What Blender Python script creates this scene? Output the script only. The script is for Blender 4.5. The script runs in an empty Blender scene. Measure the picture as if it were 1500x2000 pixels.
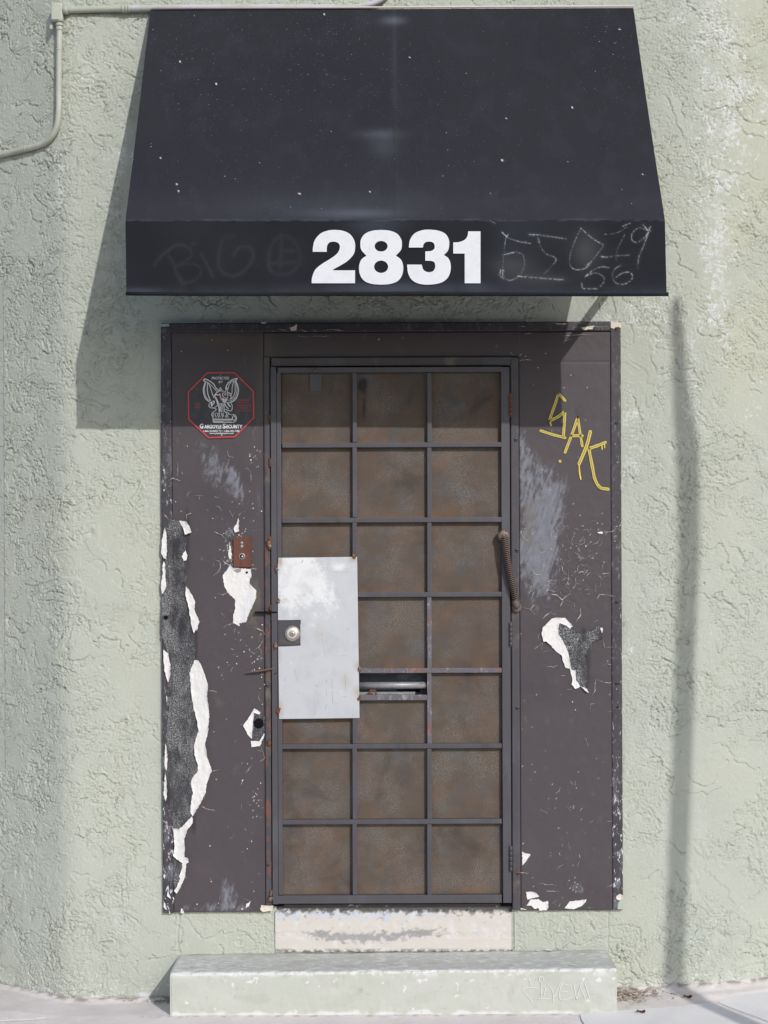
import bpy, bmesh, math, random
import numpy as np
from mathutils import Vector
from mathutils.geometry import tessellate_polygon

random.seed(7)
rng = np.random.default_rng(7)
S = bpy.context.scene
COL = S.collection

# ------------------------------------------------------------------ camera, light, exposure
D = 5.336            # metres from lens to wall plane
PPM = 515.0          # photograph pixels per metre on the wall plane
ROLL = 0.0042
CAMZ = 1.68
cam_d = bpy.data.cameras.new('camera'); cam = bpy.data.objects.new('camera', cam_d); COL.objects.link(cam)
cam.location = (0, -D, CAMZ)
cam.rotation_euler = (math.pi/2, ROLL, 0)
cam_d.sensor_fit = 'VERTICAL'; cam_d.sensor_height = 36; cam_d.sensor_width = 27
cam_d.lens = 36*PPM*D/2000
cam_d.shift_y = 0.04
cam_d.clip_end = 3000
S.camera = cam

SUN = Vector((0.296, -0.58, 0.399)).normalized()
w = bpy.data.worlds.new('World'); S.world = w; w.use_nodes = True
wn = w.node_tree.nodes; wn.clear()
sky = wn.new('ShaderNodeTexSky'); sky.sky_type = 'NISHITA'; sky.sun_disc = False
sky.sun_elevation = math.asin(SUN.z); sky.sun_rotation = math.atan2(SUN.x, SUN.y)
sky.air_density = 1.0; sky.dust_density = 1.2; sky.ozone_density = 1.0
bg = wn.new('ShaderNodeBackground'); bg.inputs['Strength'].default_value = 0.15
wo = wn.new('ShaderNodeOutputWorld')
w.node_tree.links.new(sky.outputs[0], bg.inputs[0]); w.node_tree.links.new(bg.outputs[0], wo.inputs[0])
sl = bpy.data.lights.new('sun', 'SUN'); sl.energy = 3.0; sl.angle = math.radians(0.55); sl.color = (1.0, 0.975, 0.945)
so = bpy.data.objects.new('sun', sl); COL.objects.link(so); so.location = (3, -6, 5)
so.rotation_euler = SUN.to_track_quat('Z', 'Y').to_euler()
S.view_settings.view_transform = 'Standard'; S.view_settings.look = 'None'
S.view_settings.gamma = 1; S.view_settings.exposure = -0.22
S.view_settings.use_curve_mapping = False

# ------------------------------------------------------------------ measuring helpers
def W(px, py, d=0.0):
    """point d metres in front of the wall plane that the photo shows at (px, py)"""
    a, b = px-750.0, py-1080.0
    u = a - ROLL*b; v = b + ROLL*a
    s = (D-d)/D
    return Vector((u/PPM*s, -d, CAMZ - v/PPM*s))

def unW(x, y, z):
    s = (D+y)/D
    u = x*PPM/s; v = (CAMZ-z)*PPM/s
    return 750+u+ROLL*v, 1080+v-ROLL*u

# ------------------------------------------------------------------ numpy noise
_perm = np.concatenate([np.random.default_rng(3).permutation(256)]*3)
_g = np.stack([np.cos(np.arange(256)*2.399963), np.sin(np.arange(256)*2.399963)], 1)
def pn(x, y, seed=0):
    x = np.asarray(x, float)+seed*17.31; y = np.asarray(y, float)-seed*9.77
    xi = np.floor(x).astype(int); yi = np.floor(y).astype(int)
    xf = x-xi; yf = y-yi
    def g(ix, iy, dx, dy):
        h = _perm[(_perm[ix & 255]+iy) & 255]
        return _g[h, 0]*dx+_g[h, 1]*dy
    u = xf*xf*xf*(xf*(xf*6-15)+10); v = yf*yf*yf*(yf*(yf*6-15)+10)
    a = g(xi, yi, xf, yf); b = g(xi+1, yi, xf-1, yf); c = g(xi, yi+1, xf, yf-1); d_ = g(xi+1, yi+1, xf-1, yf-1)
    return (a*(1-u)+b*u)*(1-v)+(c*(1-u)+d_*u)*v
def fbm(x, y, o=4, seed=0, gain=.5):
    r = 0; a = 1.0; f = 1.0
    for i in range(o):
        r = r+a*pn(x*f, y*f, seed+i*3+1); a *= gain; f *= 2.03
    return r
def sst(a, b, x):
    t = np.clip((x-a)/(b-a), 0, 1); return t*t*(3-2*t)

# ------------------------------------------------------------------ materials
def rgb(r, g, b):   # 8-bit sRGB to linear
    f = lambda c: (c/255/12.92) if c/255 <= .04045 else ((c/255+.055)/1.055)**2.4
    return (f(r), f(g), f(b), 1)
class Mat:
    def __init__(s, name, color=(.5, .5, .5, 1), rough=.7, metal=0.0, spec=.5):
        s.m = bpy.data.materials.new(name); s.m.use_nodes = True
        s.t = s.m.node_tree; s.n = s.t.nodes; s.n.clear()
        s.p = s.n.new('ShaderNodeBsdfPrincipled'); o = s.n.new('ShaderNodeOutputMaterial')
        s.t.links.new(s.p.outputs[0], o.inputs[0])
        s.p.inputs['Base Color'].default_value = color
        s.p.inputs['Roughness'].default_value = rough
        s.p.inputs['Metallic'].default_value = metal
        s.p.inputs['Specular IOR Level'].default_value = spec
        s.c = None; s.col0 = color
        tc = s.n.new('ShaderNodeNewGeometry'); s.pos = tc.outputs['Position']
        s.bumpn = None
    def L(s, a, b): s.t.links.new(a, b)
    def scaled(s, sc):
        mp = s.n.new('ShaderNodeMapping'); mp.inputs['Scale'].default_value = sc
        s.L(s.pos, mp.inputs['Vector']); return mp.outputs[0]
    def noise(s, scale, detail=4, rough=.55, dist=0, sc=None):
        n = s.n.new('ShaderNodeTexNoise'); n.inputs['Scale'].default_value = scale
        n.inputs['Detail'].default_value = detail; n.inputs['Roughness'].default_value = rough
        n.inputs['Distortion'].default_value = dist
        s.L(s.scaled(sc) if sc else s.pos, n.inputs['Vector']); return n.outputs['Fac']
    def vor(s, scale, feature='F1', sc=None):
        n = s.n.new('ShaderNodeTexVoronoi'); n.feature = feature; n.inputs['Scale'].default_value = scale
        s.L(s.scaled(sc) if sc else s.pos, n.inputs['Vector']); return n.outputs['Distance'], (n.outputs['Color'] if feature == 'F1' else None)
    def attr(s, name):
        n = s.n.new('ShaderNodeAttribute'); n.attribute_name = name; return n.outputs['Fac']
    def ramp(s, v, a, b, lo=0.0, hi=1.0):
        n = s.n.new('ShaderNodeMapRange'); n.interpolation_type = 'SMOOTHSTEP'
        n.inputs['From Min'].default_value = a; n.inputs['From Max'].default_value = b
        n.inputs['To Min'].default_value = lo; n.inputs['To Max'].default_value = hi
        s.L(v, n.inputs['Value']); return n.outputs['Result']
    def math(s, op, a, b):
        n = s.n.new('ShaderNodeMath'); n.operation = op
        for i, q in enumerate((a, b)):
            if isinstance(q, (int, float)): n.inputs[i].default_value = q
            else: s.L(q, n.inputs[i])
        return n.outputs[0]
    def layer(s, color, fac, mode='MIX'):
        n = s.n.new('ShaderNodeMix'); n.data_type = 'RGBA'; n.blend_type = mode
        if isinstance(fac, (int, float)): n.inputs['Factor'].default_value = fac
        else: s.L(fac, n.inputs['Factor'])
        if s.c is None: n.inputs['A'].default_value = s.col0
        else: s.L(s.c, n.inputs['A'])
        n.inputs['B'].default_value = color
        s.c = n.outputs['Result']; s.L(s.c, s.p.inputs['Base Color'])
        return s
    def bump(s, h, strength=.3, dist=.002):
        b = s.n.new('ShaderNodeBump'); b.inputs['Strength'].default_value = strength; b.inputs['Distance'].default_value = dist
        s.L(h, b.inputs['Height'])
        if s.bumpn: s.L(s.bumpn, b.inputs['Normal'])
        s.bumpn = b.outputs[0]; s.L(s.bumpn, s.p.inputs['Normal']); return s
    def roughness(s, v): s.L(v, s.p.inputs['Roughness']); return s

# ---- stucco
M = {}
m = Mat('stucco', (.458, .481, .416, 1), .9, spec=.25); M['stucco'] = m
m.layer((.490, .498, .405, 1), m.attr('tint'))
m.layer((.415, .440, .386, 1), m.ramp(m.noise(2.6, 5), .45, .7, 0, .55))
m.layer((.49, .52, .47, 1), m.ramp(m.noise(5.5, 5), .5, .75, 0, .5))
m.layer((.30, .325, .29, 1), m.ramp(m.noise(30, 6, .7), .56, .8, 0, .45))
m.layer((.68, .69, .69, 1), m.attr('chalk'))
m.layer((.25, .225, .195, 1), m.attr('dirt'))
m.bump(m.noise(150, 5, .75), .75, .0026)
m.bump(m.noise(420, 3, .6), .4, .0009)
# ---- smooth painted parts of the building
m = Mat('smooth_green_paint', (.42, .455, .40, 1), .8, spec=.3); M['smooth'] = m
m.layer((.50, .52, .44, 1), m.ramp(m.noise(7, 5), .45, .7, 0, .6)); m.bump(m.noise(90, 4), .3, .001)
# ---- concrete
m = Mat('pavement_concrete', (.74, .685, .665, 1), .9, spec=.25); M['pavement'] = m
m.layer((.62, .565, .54, 1), m.ramp(m.noise(3.2, 6, .6), .4, .7, 0, .8))
m.layer((.79, .765, .745, 1), m.ramp(m.noise(14, 6, .7), .52, .72, 0, .7))
m.layer((.40, .36, .34, 1), m.ramp(m.noise(60, 5, .7), .6, .8, 0, .6))
m.layer((.23, .20, .175, 1), m.attr('dirt'))
m.bump(m.noise(180, 5, .7), .6, .002)
m = Mat('slab_concrete', (.77, .75, .745, 1), .9, spec=.25); M['slab'] = m
m.layer((.69, .67, .67, 1), m.ramp(m.noise(4, 6, .6), .4, .7, 0, .8))
m.layer((.80, .785, .775, 1), m.ramp(m.noise(40, 6, .7), .55, .75, 0, .6))
m.layer((.45, .43, .42, 1), m.ramp(m.noise(110, 5, .7), .6, .8, 0, .5))
m.bump(m.noise(220, 5, .7), .5, .0015)
m = Mat('asphalt', (.055, .055, .057, 1), .9); M['asphalt'] = m
m.layer((.09, .088, .085, 1), m.ramp(m.noise(80, 5), .5, .8)); m.bump(m.noise(120, 4), .6, .004)
# ---- step
m = Mat('step_paint', (.485, .505, .442, 1), .85, spec=.3); M['step'] = m
m.layer((.525, .53, .485, 1), m.ramp(m.noise(3.4, 5, .6), .45, .65, 0, .8))
m.layer((.44, .475, .415, 1), m.ramp(m.noise(9, 6, .6), .55, .75, 0, .6))
m.layer((.52, .52, .485, 1), m.attr('tread'))
m.layer((.68, .675, .665, 1), m.attr('chip'))
m.layer((.30, .275, .25, 1), m.attr('dirt'))
m.bump(m.noise(120, 5, .7), .35, .0014)
m = Mat('threshold_concrete', (.60, .565, .52, 1), .9, spec=.25); M['threshold'] = m
m.layer((.54, .565, .62, 1), m.attr('bluish'))
m.layer((.66, .645, .64, 1), m.ramp(m.noise(22, 5, .6), .5, .7, 0, .8))
m.layer((.34, .33, .33, 1), m.attr('scuff'))
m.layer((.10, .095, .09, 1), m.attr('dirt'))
m.bump(m.noise(90, 5, .65), .35, .002)
# ---- door surround film
def film(name, base):
    m = Mat(name, base, .5, spec=.32)
    m.layer((.092, .073, .080, 1), m.ramp(m.noise(5, 6, .6), .5, .75, 0, .5))
    m.layer((.056, .049, .056, 1), m.ramp(m.noise(2.2, 5, .6), .5, .72, 0, .6))
    m.layer((.21, .22, .255, 1), m.attr('smear'))
    m.layer((.145, .125, .095, 1), m.attr('brown'))
    m.layer((.030, .027, .030, 1), m.attr('dark_mark'))
    m.layer((.16, .15, .16, 1), m.ramp(m.noise(330, 2, .5), .68, .80, 0, .5))
    m.layer((.75, .73, .70, 1), m.attr('speck'))
    m.bump(m.noise(60, 4, .6), .15, .0015); m.bump(m.noise(500, 2), .25, .0004)
    return m
M['film'] = film('brown_vinyl_film', (.073, .062, .069, 1))
m = Mat('trim_film', (.060, .053, .061, 1), .5, spec=.30); M['trim'] = m
m.layer((.045, .043, .053, 1), m.ramp(m.noise(9, 5, .6, 0, (1, 1, .3)), .45, .7, 0, .8))
m.layer((.20, .21, .25, 1), m.math('MULTIPLY', m.ramp(m.noise(26, 6, .7, 0, (1, 1, .5)), .5, .68), m.attr('worn')))
m.layer((.70, .70, .71, 1), m.math('MULTIPLY', m.ramp(m.noise(110, 4, .75, 0, (1, 1, .35)), .58, .63), m.attr('worn')))
m.layer((.72, .70, .68, 1), m.math('MULTIPLY', m.ramp(m.noise(120, 4, .75, 0, (1, 1, .25)), .71, .74), .8))
m.bump(m.noise(100, 4, .7), .3, .0012)
m = Mat('mouldy_backing', (.040, .041, .046, 1), .85, spec=.3); M['mould'] = m
m.layer((.52, .52, .53, 1), m.math('MULTIPLY', m.ramp(m.noise(230, 5, .85), .46, .63, 0, .9), m.ramp(m.noise(17, 6, .7, .6, (1, 1, .4)), .36, .58, .15, .95)))
m.layer((.025, .025, .03, 1), m.ramp(m.noise(18, 5, .65, 0, (1, 1, .6)), .50, .66, 0, .75))
m.layer((.30, .30, .315, 1), m.ramp(m.noise(11, 5, .6, 0, (1.6, 1, .4)), .60, .75, 0, .65))
m.bump(m.noise(260, 4, .7), .6, .0016)
m = Mat('white_film_back', (.72, .705, .69, 1), .6, spec=.3); M['white'] = m
m.layer((.62, .585, .53, 1), m.ramp(m.noise(26, 5, .65), .58, .75, 0, .7)); m.layer((.58, .60, .65, 1), m.ramp(m.noise(13, 4, .6, 0, (1, 1, .4)), .56, .70, 0, .6)); m.bump(m.noise(28, 4, .6, .5), .55, .004)
m = Mat('cream_primer', (.66, .61, .53, 1), .7); M['cream'] = m
m.layer((.35, .25, .18, 1), m.ramp(m.noise(70, 5, .7), .6, .75, 0, .6)); m.bump(m.noise(90, 3), .3, .001)
m = Mat('crack_edge', (.54, .49, .45, 1), .7); M['crack'] = m
m.layer((.17, .145, .145, 1), m.ramp(m.noise(40, 4, .6), .40, .58, 0, .9))
m = Mat('hole_black', (.008, .008, .009, 1), .9, spec=.1); M['black'] = m
m.bump(m.noise(50), .2, .001)
# ---- door metal
m = Mat('door_bar_paint', (.068, .064, .074, 1), .48, spec=.5); M['bar'] = m
m.layer((.088, .090, .105, 1), m.ramp(m.noise(8, 5, .6, 0, (1, 1, .5)), .5, .7, 0, .7))
m.layer((.045, .040, .043, 1), m.ramp(m.noise(15, 6, .7, 0, (1, 1, .4)), .58, .74, 0, .8))
m.layer((.25, .245, .26, 1), m.ramp(m.noise(70, 6, .8, 0, (1, 1, .15)), .67, .74, 0, .55))
m.layer((.20, .085, .05, 1), m.ramp(m.noise(24, 6, .7, 1.2), .67, .75, 0, .6))
m.bump(m.noise(200, 4, .7), .25, .0008)
m = Mat('worn_bar_paint', (.12, .11, .125, 1), .5, spec=.45); M['wornbar'] = m
m.layer((.36, .35, .37, 1), m.ramp(m.noise(60, 6, .75, 0, (1, 1, .4)), .52, .64, 0, .7))
m.layer((.20, .085, .06, 1), m.ramp(m.noise(10, 3, .5), .60, .66, 0, .6))
m.bump(m.noise(200, 4, .7), .35, .001)
m = Mat('rusty_jamb_paint', (.062, .058, .068, 1), .5, spec=.45); M['jamb'] = m
m.layer((.082, .086, .103, 1), m.ramp(m.noise(6, 5, .6, 0, (1, 1, .5)), .5, .68, 0, .8))
m.layer((.21, .17, .115, 1), m.ramp(m.noise(9, 6, .6), .57, .72, 0, .6))
m.layer((.15, .072, .055, 1), m.math('MULTIPLY', m.ramp(m.noise(32, 6, .75, .6, (1, 1, .45)), .5, .62), m.attr('rust')))
m.layer((.42, .42, .44, 1), m.ramp(m.noise(75, 6, .8, 0, (1, 1, .18)), .68, .74, 0, .6))
m.bump(m.noise(120, 5, .7), .4, .0012)
m = Mat('rust', (.20, .075, .035, 1), .85, spec=.3); M['rust'] = m
m.layer((.09, .042, .028, 1), m.ramp(m.noise(60, 5, .7), .4, .65, 0, .9))
m.layer((.34, .15, .06, 1), m.ramp(m.noise(180, 4, .7), .56, .7, 0, .8)); m.bump(m.noise(260, 4, .7), .6, .0012)
m = Mat('weld_steel', (.16, .12, .105, 1), .45, .5); M['weld'] = m
m.layer((.24, .10, .05, 1), m.ramp(m.noise(140, 4, .6), .47, .6, 0, .8)); m.bump(m.noise(300, 3), .6, .001)
m = Mat('intercom_rust', (.140, .055, .035, 1), .75, spec=.35); M['icom'] = m
m.layer((.095, .040, .028, 1), m.ramp(m.noise(30, 5, .6), .42, .66, 0, .8)); m.layer((.30, .14, .09, 1), m.ramp(m.noise(420, 3, .6), .6, .75, 0, .6))
m.bump(m.noise(300, 3, .7), .4, .0008)
# perforated rusty screen
m = Mat('rusty_perforated_screen', (.102, .079, .062, 1), .75, .15, spec=.35); M['screen'] = m
m.layer((.140, .084, .052, 1), m.ramp(m.noise(7, 6, .6, .5), .48, .68, 0, .7))
m.layer((.085, .087, .090, 1), m.ramp(m.noise(9.5, 5, .6, .3), .50, .68, 0, .8))
m.layer((.24, .225, .215, 1), m.math('MULTIPLY', m.ramp(m.noise(280, 4, .85), .45, .66), m.ramp(m.noise(6, 5, .6), .42, .62, .12, .9)))
m.layer((.055, .042, .034, 1), m.ramp(m.vor(330)[0], .34, .18, 0, .42))
m.layer((.10, .07, .055, 1), m.ramp(m.noise(1.8, 4), .5, .65, 0, .5))
m.layer((.045, .036, .032, 1), m.ramp(m.noise(4.5, 6, .65, .8), .52, .72, 0, .6))
m.layer((.175, .108, .072, 1), m.attr('ledge'))
m.layer((.03, .03, .034, 1), m.attr('dark_mark'))
m.bump(m.vor(330)[0], .35, .001); m.bump(m.noise(5, 2), .4, .01)
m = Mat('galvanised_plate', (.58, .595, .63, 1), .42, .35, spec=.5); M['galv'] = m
m.layer((.80, .805, .82, 1), m.attr('painted_sheen'))  # pale sun sheen painted into the plate colour
m.layer((.46, .475, .51, 1), m.ramp(m.noise(11, 6, .65, .3), .48, .72, 0, .5))
m.layer((.70, .71, .73, 1), m.ramp(m.noise(170, 5, .8), .56, .7, 0, .5))
m.layer((.34, .31, .28, 1), m.ramp(m.noise(55, 5, .8, 0, (1.5, 1, .18)), .70, .78, 0, .55))
m.layer((.42, .32, .22, 1), m.attr('scorch'))
m.bump(m.noise(60, 4), .12, .001)
m = Mat('brushed_nickel', (.50, .46, .40, 1), .35, .7); M['nickel'] = m
m.layer((.36, .33, .29, 1), m.ramp(m.noise(60, 4), .45, .65, 0, .7)); m.bump(m.noise(300, 3), .2, .0005)
m = Mat('bright_nickel', (.74, .72, .66, 1), .32, .45); M['nickel2'] = m; m.bump(m.noise(200, 3), .1, .0004)
m = Mat('navy_door_paint', (.04, .052, .08, 1), .45); M['navy'] = m
m.layer((.16, .19, .25, 1), m.ramp(m.noise(14, 6, .7, 0, (.5, 1, 1.2)), .5, .72, 0, .8)); m.bump(m.noise(70, 4), .4, .002)  # paler blue mix paints in the sheen on the inner door
m = Mat('worn_steel', (.30, .30, .31, 1), .5, .4); M['steel'] = m
m.layer((.55, .55, .56, 1), m.ramp(m.noise(90, 6, .75, 0, (.4, 1, 1)), .5, .66, 0, .8))
m.layer((.13, .11, .10, 1), m.ramp(m.noise(35, 5, .7), .56, .72, 0, .8)); m.bump(m.noise(150, 4), .4, .001)
m = Mat('spring_steel', (.17, .135, .115, 1), .5, .45); M['spring'] = m
m.layer((.24, .115, .065, 1), m.ramp(m.noise(50, 4), .5, .66, 0, .7)); m.bump(m.noise(200, 3), .3, .0006)
# ---- awning
m = Mat('black_awning_canvas', (.026, .026, .033, 1), .85, spec=.12); M['canvas'] = m
m.layer((.021, .021, .028, 1), m.ramp(m.noise(1.4, 4), .4, .65, 0, .8))
m.layer((.032, .031, .038, 1), m.ramp(m.noise(240, 3, .7), .45, .7, 0, .6))
m.layer((.13, .145, .18, 1), m.attr('dust'))
vd, vc = m.vor(26); m.layer((.60, .57, .50, 1), m.math('MULTIPLY', m.ramp(vd, .05, .025), m.ramp(vc, .55, .75)))
vd, vc = m.vor(150); m.layer((.40, .38, .33, 1), m.math('MULTIPLY', m.math('MULTIPLY', m.ramp(vd, .17, .08), m.ramp(vc, .62, .80)), m.math('MULTIPLY', m.attr('specks'), .6)))
vd, vc = m.vor(75); m.layer((.52, .50, .45, 1), m.math('MULTIPLY', m.math('MULTIPLY', m.ramp(vd, .12, .05), m.ramp(vc, .60, .76)), m.math('MULTIPLY', m.attr('specks'), .8)))
m.layer((.78, .76, .70, 1), m.attr('drop'))
m.bump(m.noise(700, 2, .5), .35, .0006); m.bump(m.noise(6, 3), .3, .006)
m = Mat('awning_valance_canvas', (.0150, .0162, .0205, 1), .85, spec=.12); M['valance'] = m
m.layer((.0195, .0215, .0275, 1), m.ramp(m.noise(3, 5), .4, .66, 0, .8))
m.layer((.028, .029, .035, 1), m.ramp(m.noise(260, 3, .7), .5, .72, 0, .55))
m.layer((.10, .115, .15, 1), m.attr('dust'))
m.layer((.058, .066, .072, 1), m.attr('faint'))
m.layer((.50, .51, .52, 1), m.attr('chalk'))
vd, vc = m.vor(34); m.layer((.5, .48, .42, 1), m.math('MULTIPLY', m.ramp(vd, .05, .03), m.ramp(vc, .66, .8)))
m.bump(m.noise(700, 2, .5), .35, .0006)
m = Mat('white_numeral_vinyl', (.70, .71, .745, 1), .55); M['numeral'] = m
m.layer((.63, .645, .68, 1), m.ramp(m.noise(26, 5, .7), .45, .7, 0, .8)); m.layer((.60, .61, .64, 1), m.ramp(m.noise(300, 4, .8), .62, .8, 0, .5)); m.bump(m.noise(500, 2), .2, .0004)
m = Mat('black_steel_tube', (.02, .02, .022, 1), .45, .3); M['tube'] = m; m.bump(m.noise(80), .1, .001)
m = Mat('pale_flashing', (.60, .52, .50, 1), .7); M['flash'] = m; m.bump(m.noise(80), .2, .001)
# ---- conduit
m = Mat('painted_conduit', (.43, .445, .37, 1), .55, spec=.45); M['pipe'] = m
m.layer((.58, .58, .53, 1), m.ramp(m.noise(12, 5, .6), .5, .7, 0, .6)); m.layer((.50, .50, .56, 1), m.math('MULTIPLY', m.ramp(m.noise(15, 5, .7, 0, (.4, 1, 1)), .42, .56), m.attr('bare')))
m.bump(m.noise(120, 4), .25, .001)
# ---- sign, graffiti
m = Mat('sign_black', (.024, .025, .031, 1), .38); M['signb'] = m; m.layer((.04, .042, .05, 1), m.ramp(m.noise(40, 4), .45, .7)); m.bump(m.noise(60), .05, .001)
m = Mat('sign_red', (.50, .045, .06, 1), .45); M['signr'] = m; m.layer((.62, .16, .16, 1), m.ramp(m.noise(220, 4, .7), .55, .75)); 
m = Mat('sign_white', (.76, .76, .77, 1), .5); M['signw'] = m; m.layer((.56, .56, .58, 1), m.ramp(m.noise(220, 4, .7), .5, .75)); 
m = Mat('sign_grey', (.20, .20, .21, 1), .5); M['signg'] = m; m.layer((.12, .12, .13, 1), m.ramp(m.noise(220, 4, .7), .5, .75))
m = Mat('yellow_marker', (.78, .56, .07, 1), .4); M['yellow'] = m; m.layer((.80, .64, .18, 1), m.ramp(m.noise(120, 4, .7), .5, .75))
m = Mat('olive_marker', (.37, .33, .085, 1), .45); M['olive'] = m; m.layer((.24, .235, .085, 1), m.ramp(m.noise(120, 4, .7), .45, .65))
m = Mat('chalk_scratch', (.80, .80, .82, 1), .9); M['scratch'] = m; m.layer((.60, .62, .57, 1), m.ramp(m.noise(150, 4, .7), .5, .65, 0, .7))
m = Mat('dark_scratch', (.27, .26, .25, 1), .9); M['darkline'] = m; m.layer((.42, .41, .40, 1), m.ramp(m.noise(60, 4, .7), .42, .58))
m = Mat('dry_debris', (.25, .19, .14, 1), .9); M['debris'] = m; m.layer((.48, .43, .37, 1), m.ramp(m.noise(90, 3), .45, .6)); m.layer((.09, .055, .04, 1), m.ramp(m.noise(70, 3), .55, .68))
m = Mat('dry_leaf', (.13, .045, .03, 1), .7); M['leaf'] = m; m.layer((.06, .025, .02, 1), m.ramp(m.noise(120, 3), .45, .65)); m.bump(m.noise(200), .5, .002)
m = Mat('galvanised_post', (.40, .41, .42, 1), .45, .6); M['post'] = m; m.bump(m.noise(40), .1, .001)

# ------------------------------------------------------------------ object helpers
def base(o):
    v = Vector((0, 0, 0))
    while o is not None: v = v+o.location; o = o.parent
    return v
def link(name, me, mat=None, parent=None, smooth=False):
    me.name = name
    o = bpy.data.objects.new(name, me); COL.objects.link(o)
    if mat is not None: me.materials.append(M[mat].m if isinstance(mat, str) else mat)
    if parent is not None: o.parent = parent; o.location = -base(parent)
    if smooth and len(me.polygons): me.polygons.foreach_set('use_smooth', [True]*len(me.polygons))
    return o
def tag(o, label=None, cat=None, group=None, kind=None):
    if label: o['label'] = label
    if cat: o['category'] = cat
    if group: o['group'] = group
    if kind: o['kind'] = kind
    return o
def thing(name, loc, label, cat, group=None):
    o = bpy.data.objects.new(name, None); COL.objects.link(o); o.location = loc
    o.empty_display_size = .1
    return tag(o, label, cat, group)
def pyd(name, vs, fs, mat, parent=None, smooth=False):
    me = bpy.data.meshes.new(name); me.from_pydata([tuple(v) for v in vs], [], fs); me.update()
    return link(name, me, mat, parent, smooth)
def bmobj(name, bm, mat, parent=None, smooth=False):
    me = bpy.data.meshes.new(name); bm.normal_update(); bm.to_mesh(me); bm.free()
    return link(name, me, mat, parent, smooth)

def gridmesh(name, P, attrs, mat, parent=None, keep=None, smooth=True):
    """P: (n,m,3) vertex array -> quads (a dense sheet); keep: (n-1,m-1) mask"""
    n, mm = P.shape[:2]
    idx = np.arange(n*mm).reshape(n, mm)
    q = np.stack([idx[:-1, :-1], idx[:-1, 1:], idx[1:, 1:], idx[1:, :-1]], -1)
    q = q[keep] if keep is not None else q.reshape(-1, 4)
    V = P.reshape(-1, 3)
    used = np.zeros(n*mm, bool); used[q.ravel()] = True
    remap = np.cumsum(used)-1
    V = V[used]; q = remap[q]
    me = bpy.data.meshes.new(name)
    me.vertices.add(len(V)); me.vertices.foreach_set('co', V.astype(np.float32).ravel())
    me.loops.add(q.size); me.loops.foreach_set('vertex_index', q.astype(np.int32).ravel())
    me.polygons.add(len(q)); me.polygons.foreach_set('loop_start', np.arange(0, q.size, 4, dtype=np.int32))
    me.polygons.foreach_set('loop_total', np.full(len(q), 4, np.int32))
    sm_ = np.full(len(q), True) if smooth is True else (smooth[keep] if keep is not None else smooth.reshape(-1))
    me.polygons.foreach_set('use_smooth', sm_)
    me.update(calc_edges=True)
    for k, a in attrs.items():
        at = me.attributes.new(k, 'FLOAT', 'POINT')
        at.data.foreach_set('value', np.broadcast_to(a, (n, mm)).reshape(-1)[used].astype(np.float32))
    return link(name, me, mat, parent)

def sheet(name, px0, py0, px1, py1, d, step, mat, parent, hf=None, af=None, skirt=.008):
    """a slab face seen at that rectangle of the photo, gridded at `step` metres, with edges running back by skirt"""
    c = W((px0+px1)/2, (py0+py1)/2, d); s = (D-d)/D
    hw = (px1-px0)/2/PPM*s; hh = (py1-py0)/2/PPM*s
    nx = max(3, int(2*hw/step)); nz = max(3, int(2*hh/step))
    X = np.linspace(c.x-hw, c.x+hw, nx); Z = np.linspace(c.z-hh, c.z+hh, nz)
    X = np.concatenate([[X[0]], X, [X[-1]]]); Z = np.concatenate([[Z[0]], Z, [Z[-1]]])
    ZZ, XX = np.meshgrid(Z, X, indexing='ij')
    PX, PY = unW(XX, -d, ZZ)
    h = hf(PX, PY) if hf else np.zeros_like(XX)
    Y = -d-h
    e = np.zeros_like(XX, bool); e[0] = e[-1] = True; e[:, 0] = e[:, -1] = True
    Y = np.where(e, -d+skirt, Y)
    at = af(PX, PY) if af else {}
    fl = np.ones((XX.shape[0]-1, XX.shape[1]-1), bool); fl[0] = fl[-1] = False; fl[:, 0] = fl[:, -1] = False
    return gridmesh(name, np.stack([XX, Y, ZZ], -1), at, mat, parent, smooth=fl)

def boxw(bm, x0, x1, y0, y1, z0, z1, bev=0, seg=1):
    r = bmesh.ops.create_cube(bm, size=1)
    for v in r['verts']:
        v.co = Vector(((x0+x1)/2+v.co.x*(x1-x0), (y0+y1)/2+v.co.y*(y1-y0), (z0+z1)/2+v.co.z*(z1-z0)))
    if bev:
        es = list({e for v in r['verts'] for e in v.link_edges})
        bmesh.ops.bevel(bm, geom=es, offset=bev, segments=seg, affect='EDGES', profile=.6)
def box(name, px0, py0, px1, py1, d0, d1, mat, parent, bev=.0012, seg=2):
    """box whose FRONT face (distance d1) is seen at that photo rectangle; back at d0"""
    c = W((px0+px1)/2, (py0+py1)/2, d1); s = (D-d1)/D
    hw = (px1-px0)/2/PPM*s; hh = (py1-py0)/2/PPM*s
    bm = bmesh.new(); boxw(bm, c.x-hw, c.x+hw, -d1, -d0, c.z-hh, c.z+hh, bev, seg)
    return bmobj(name, bm, mat, parent)

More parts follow.
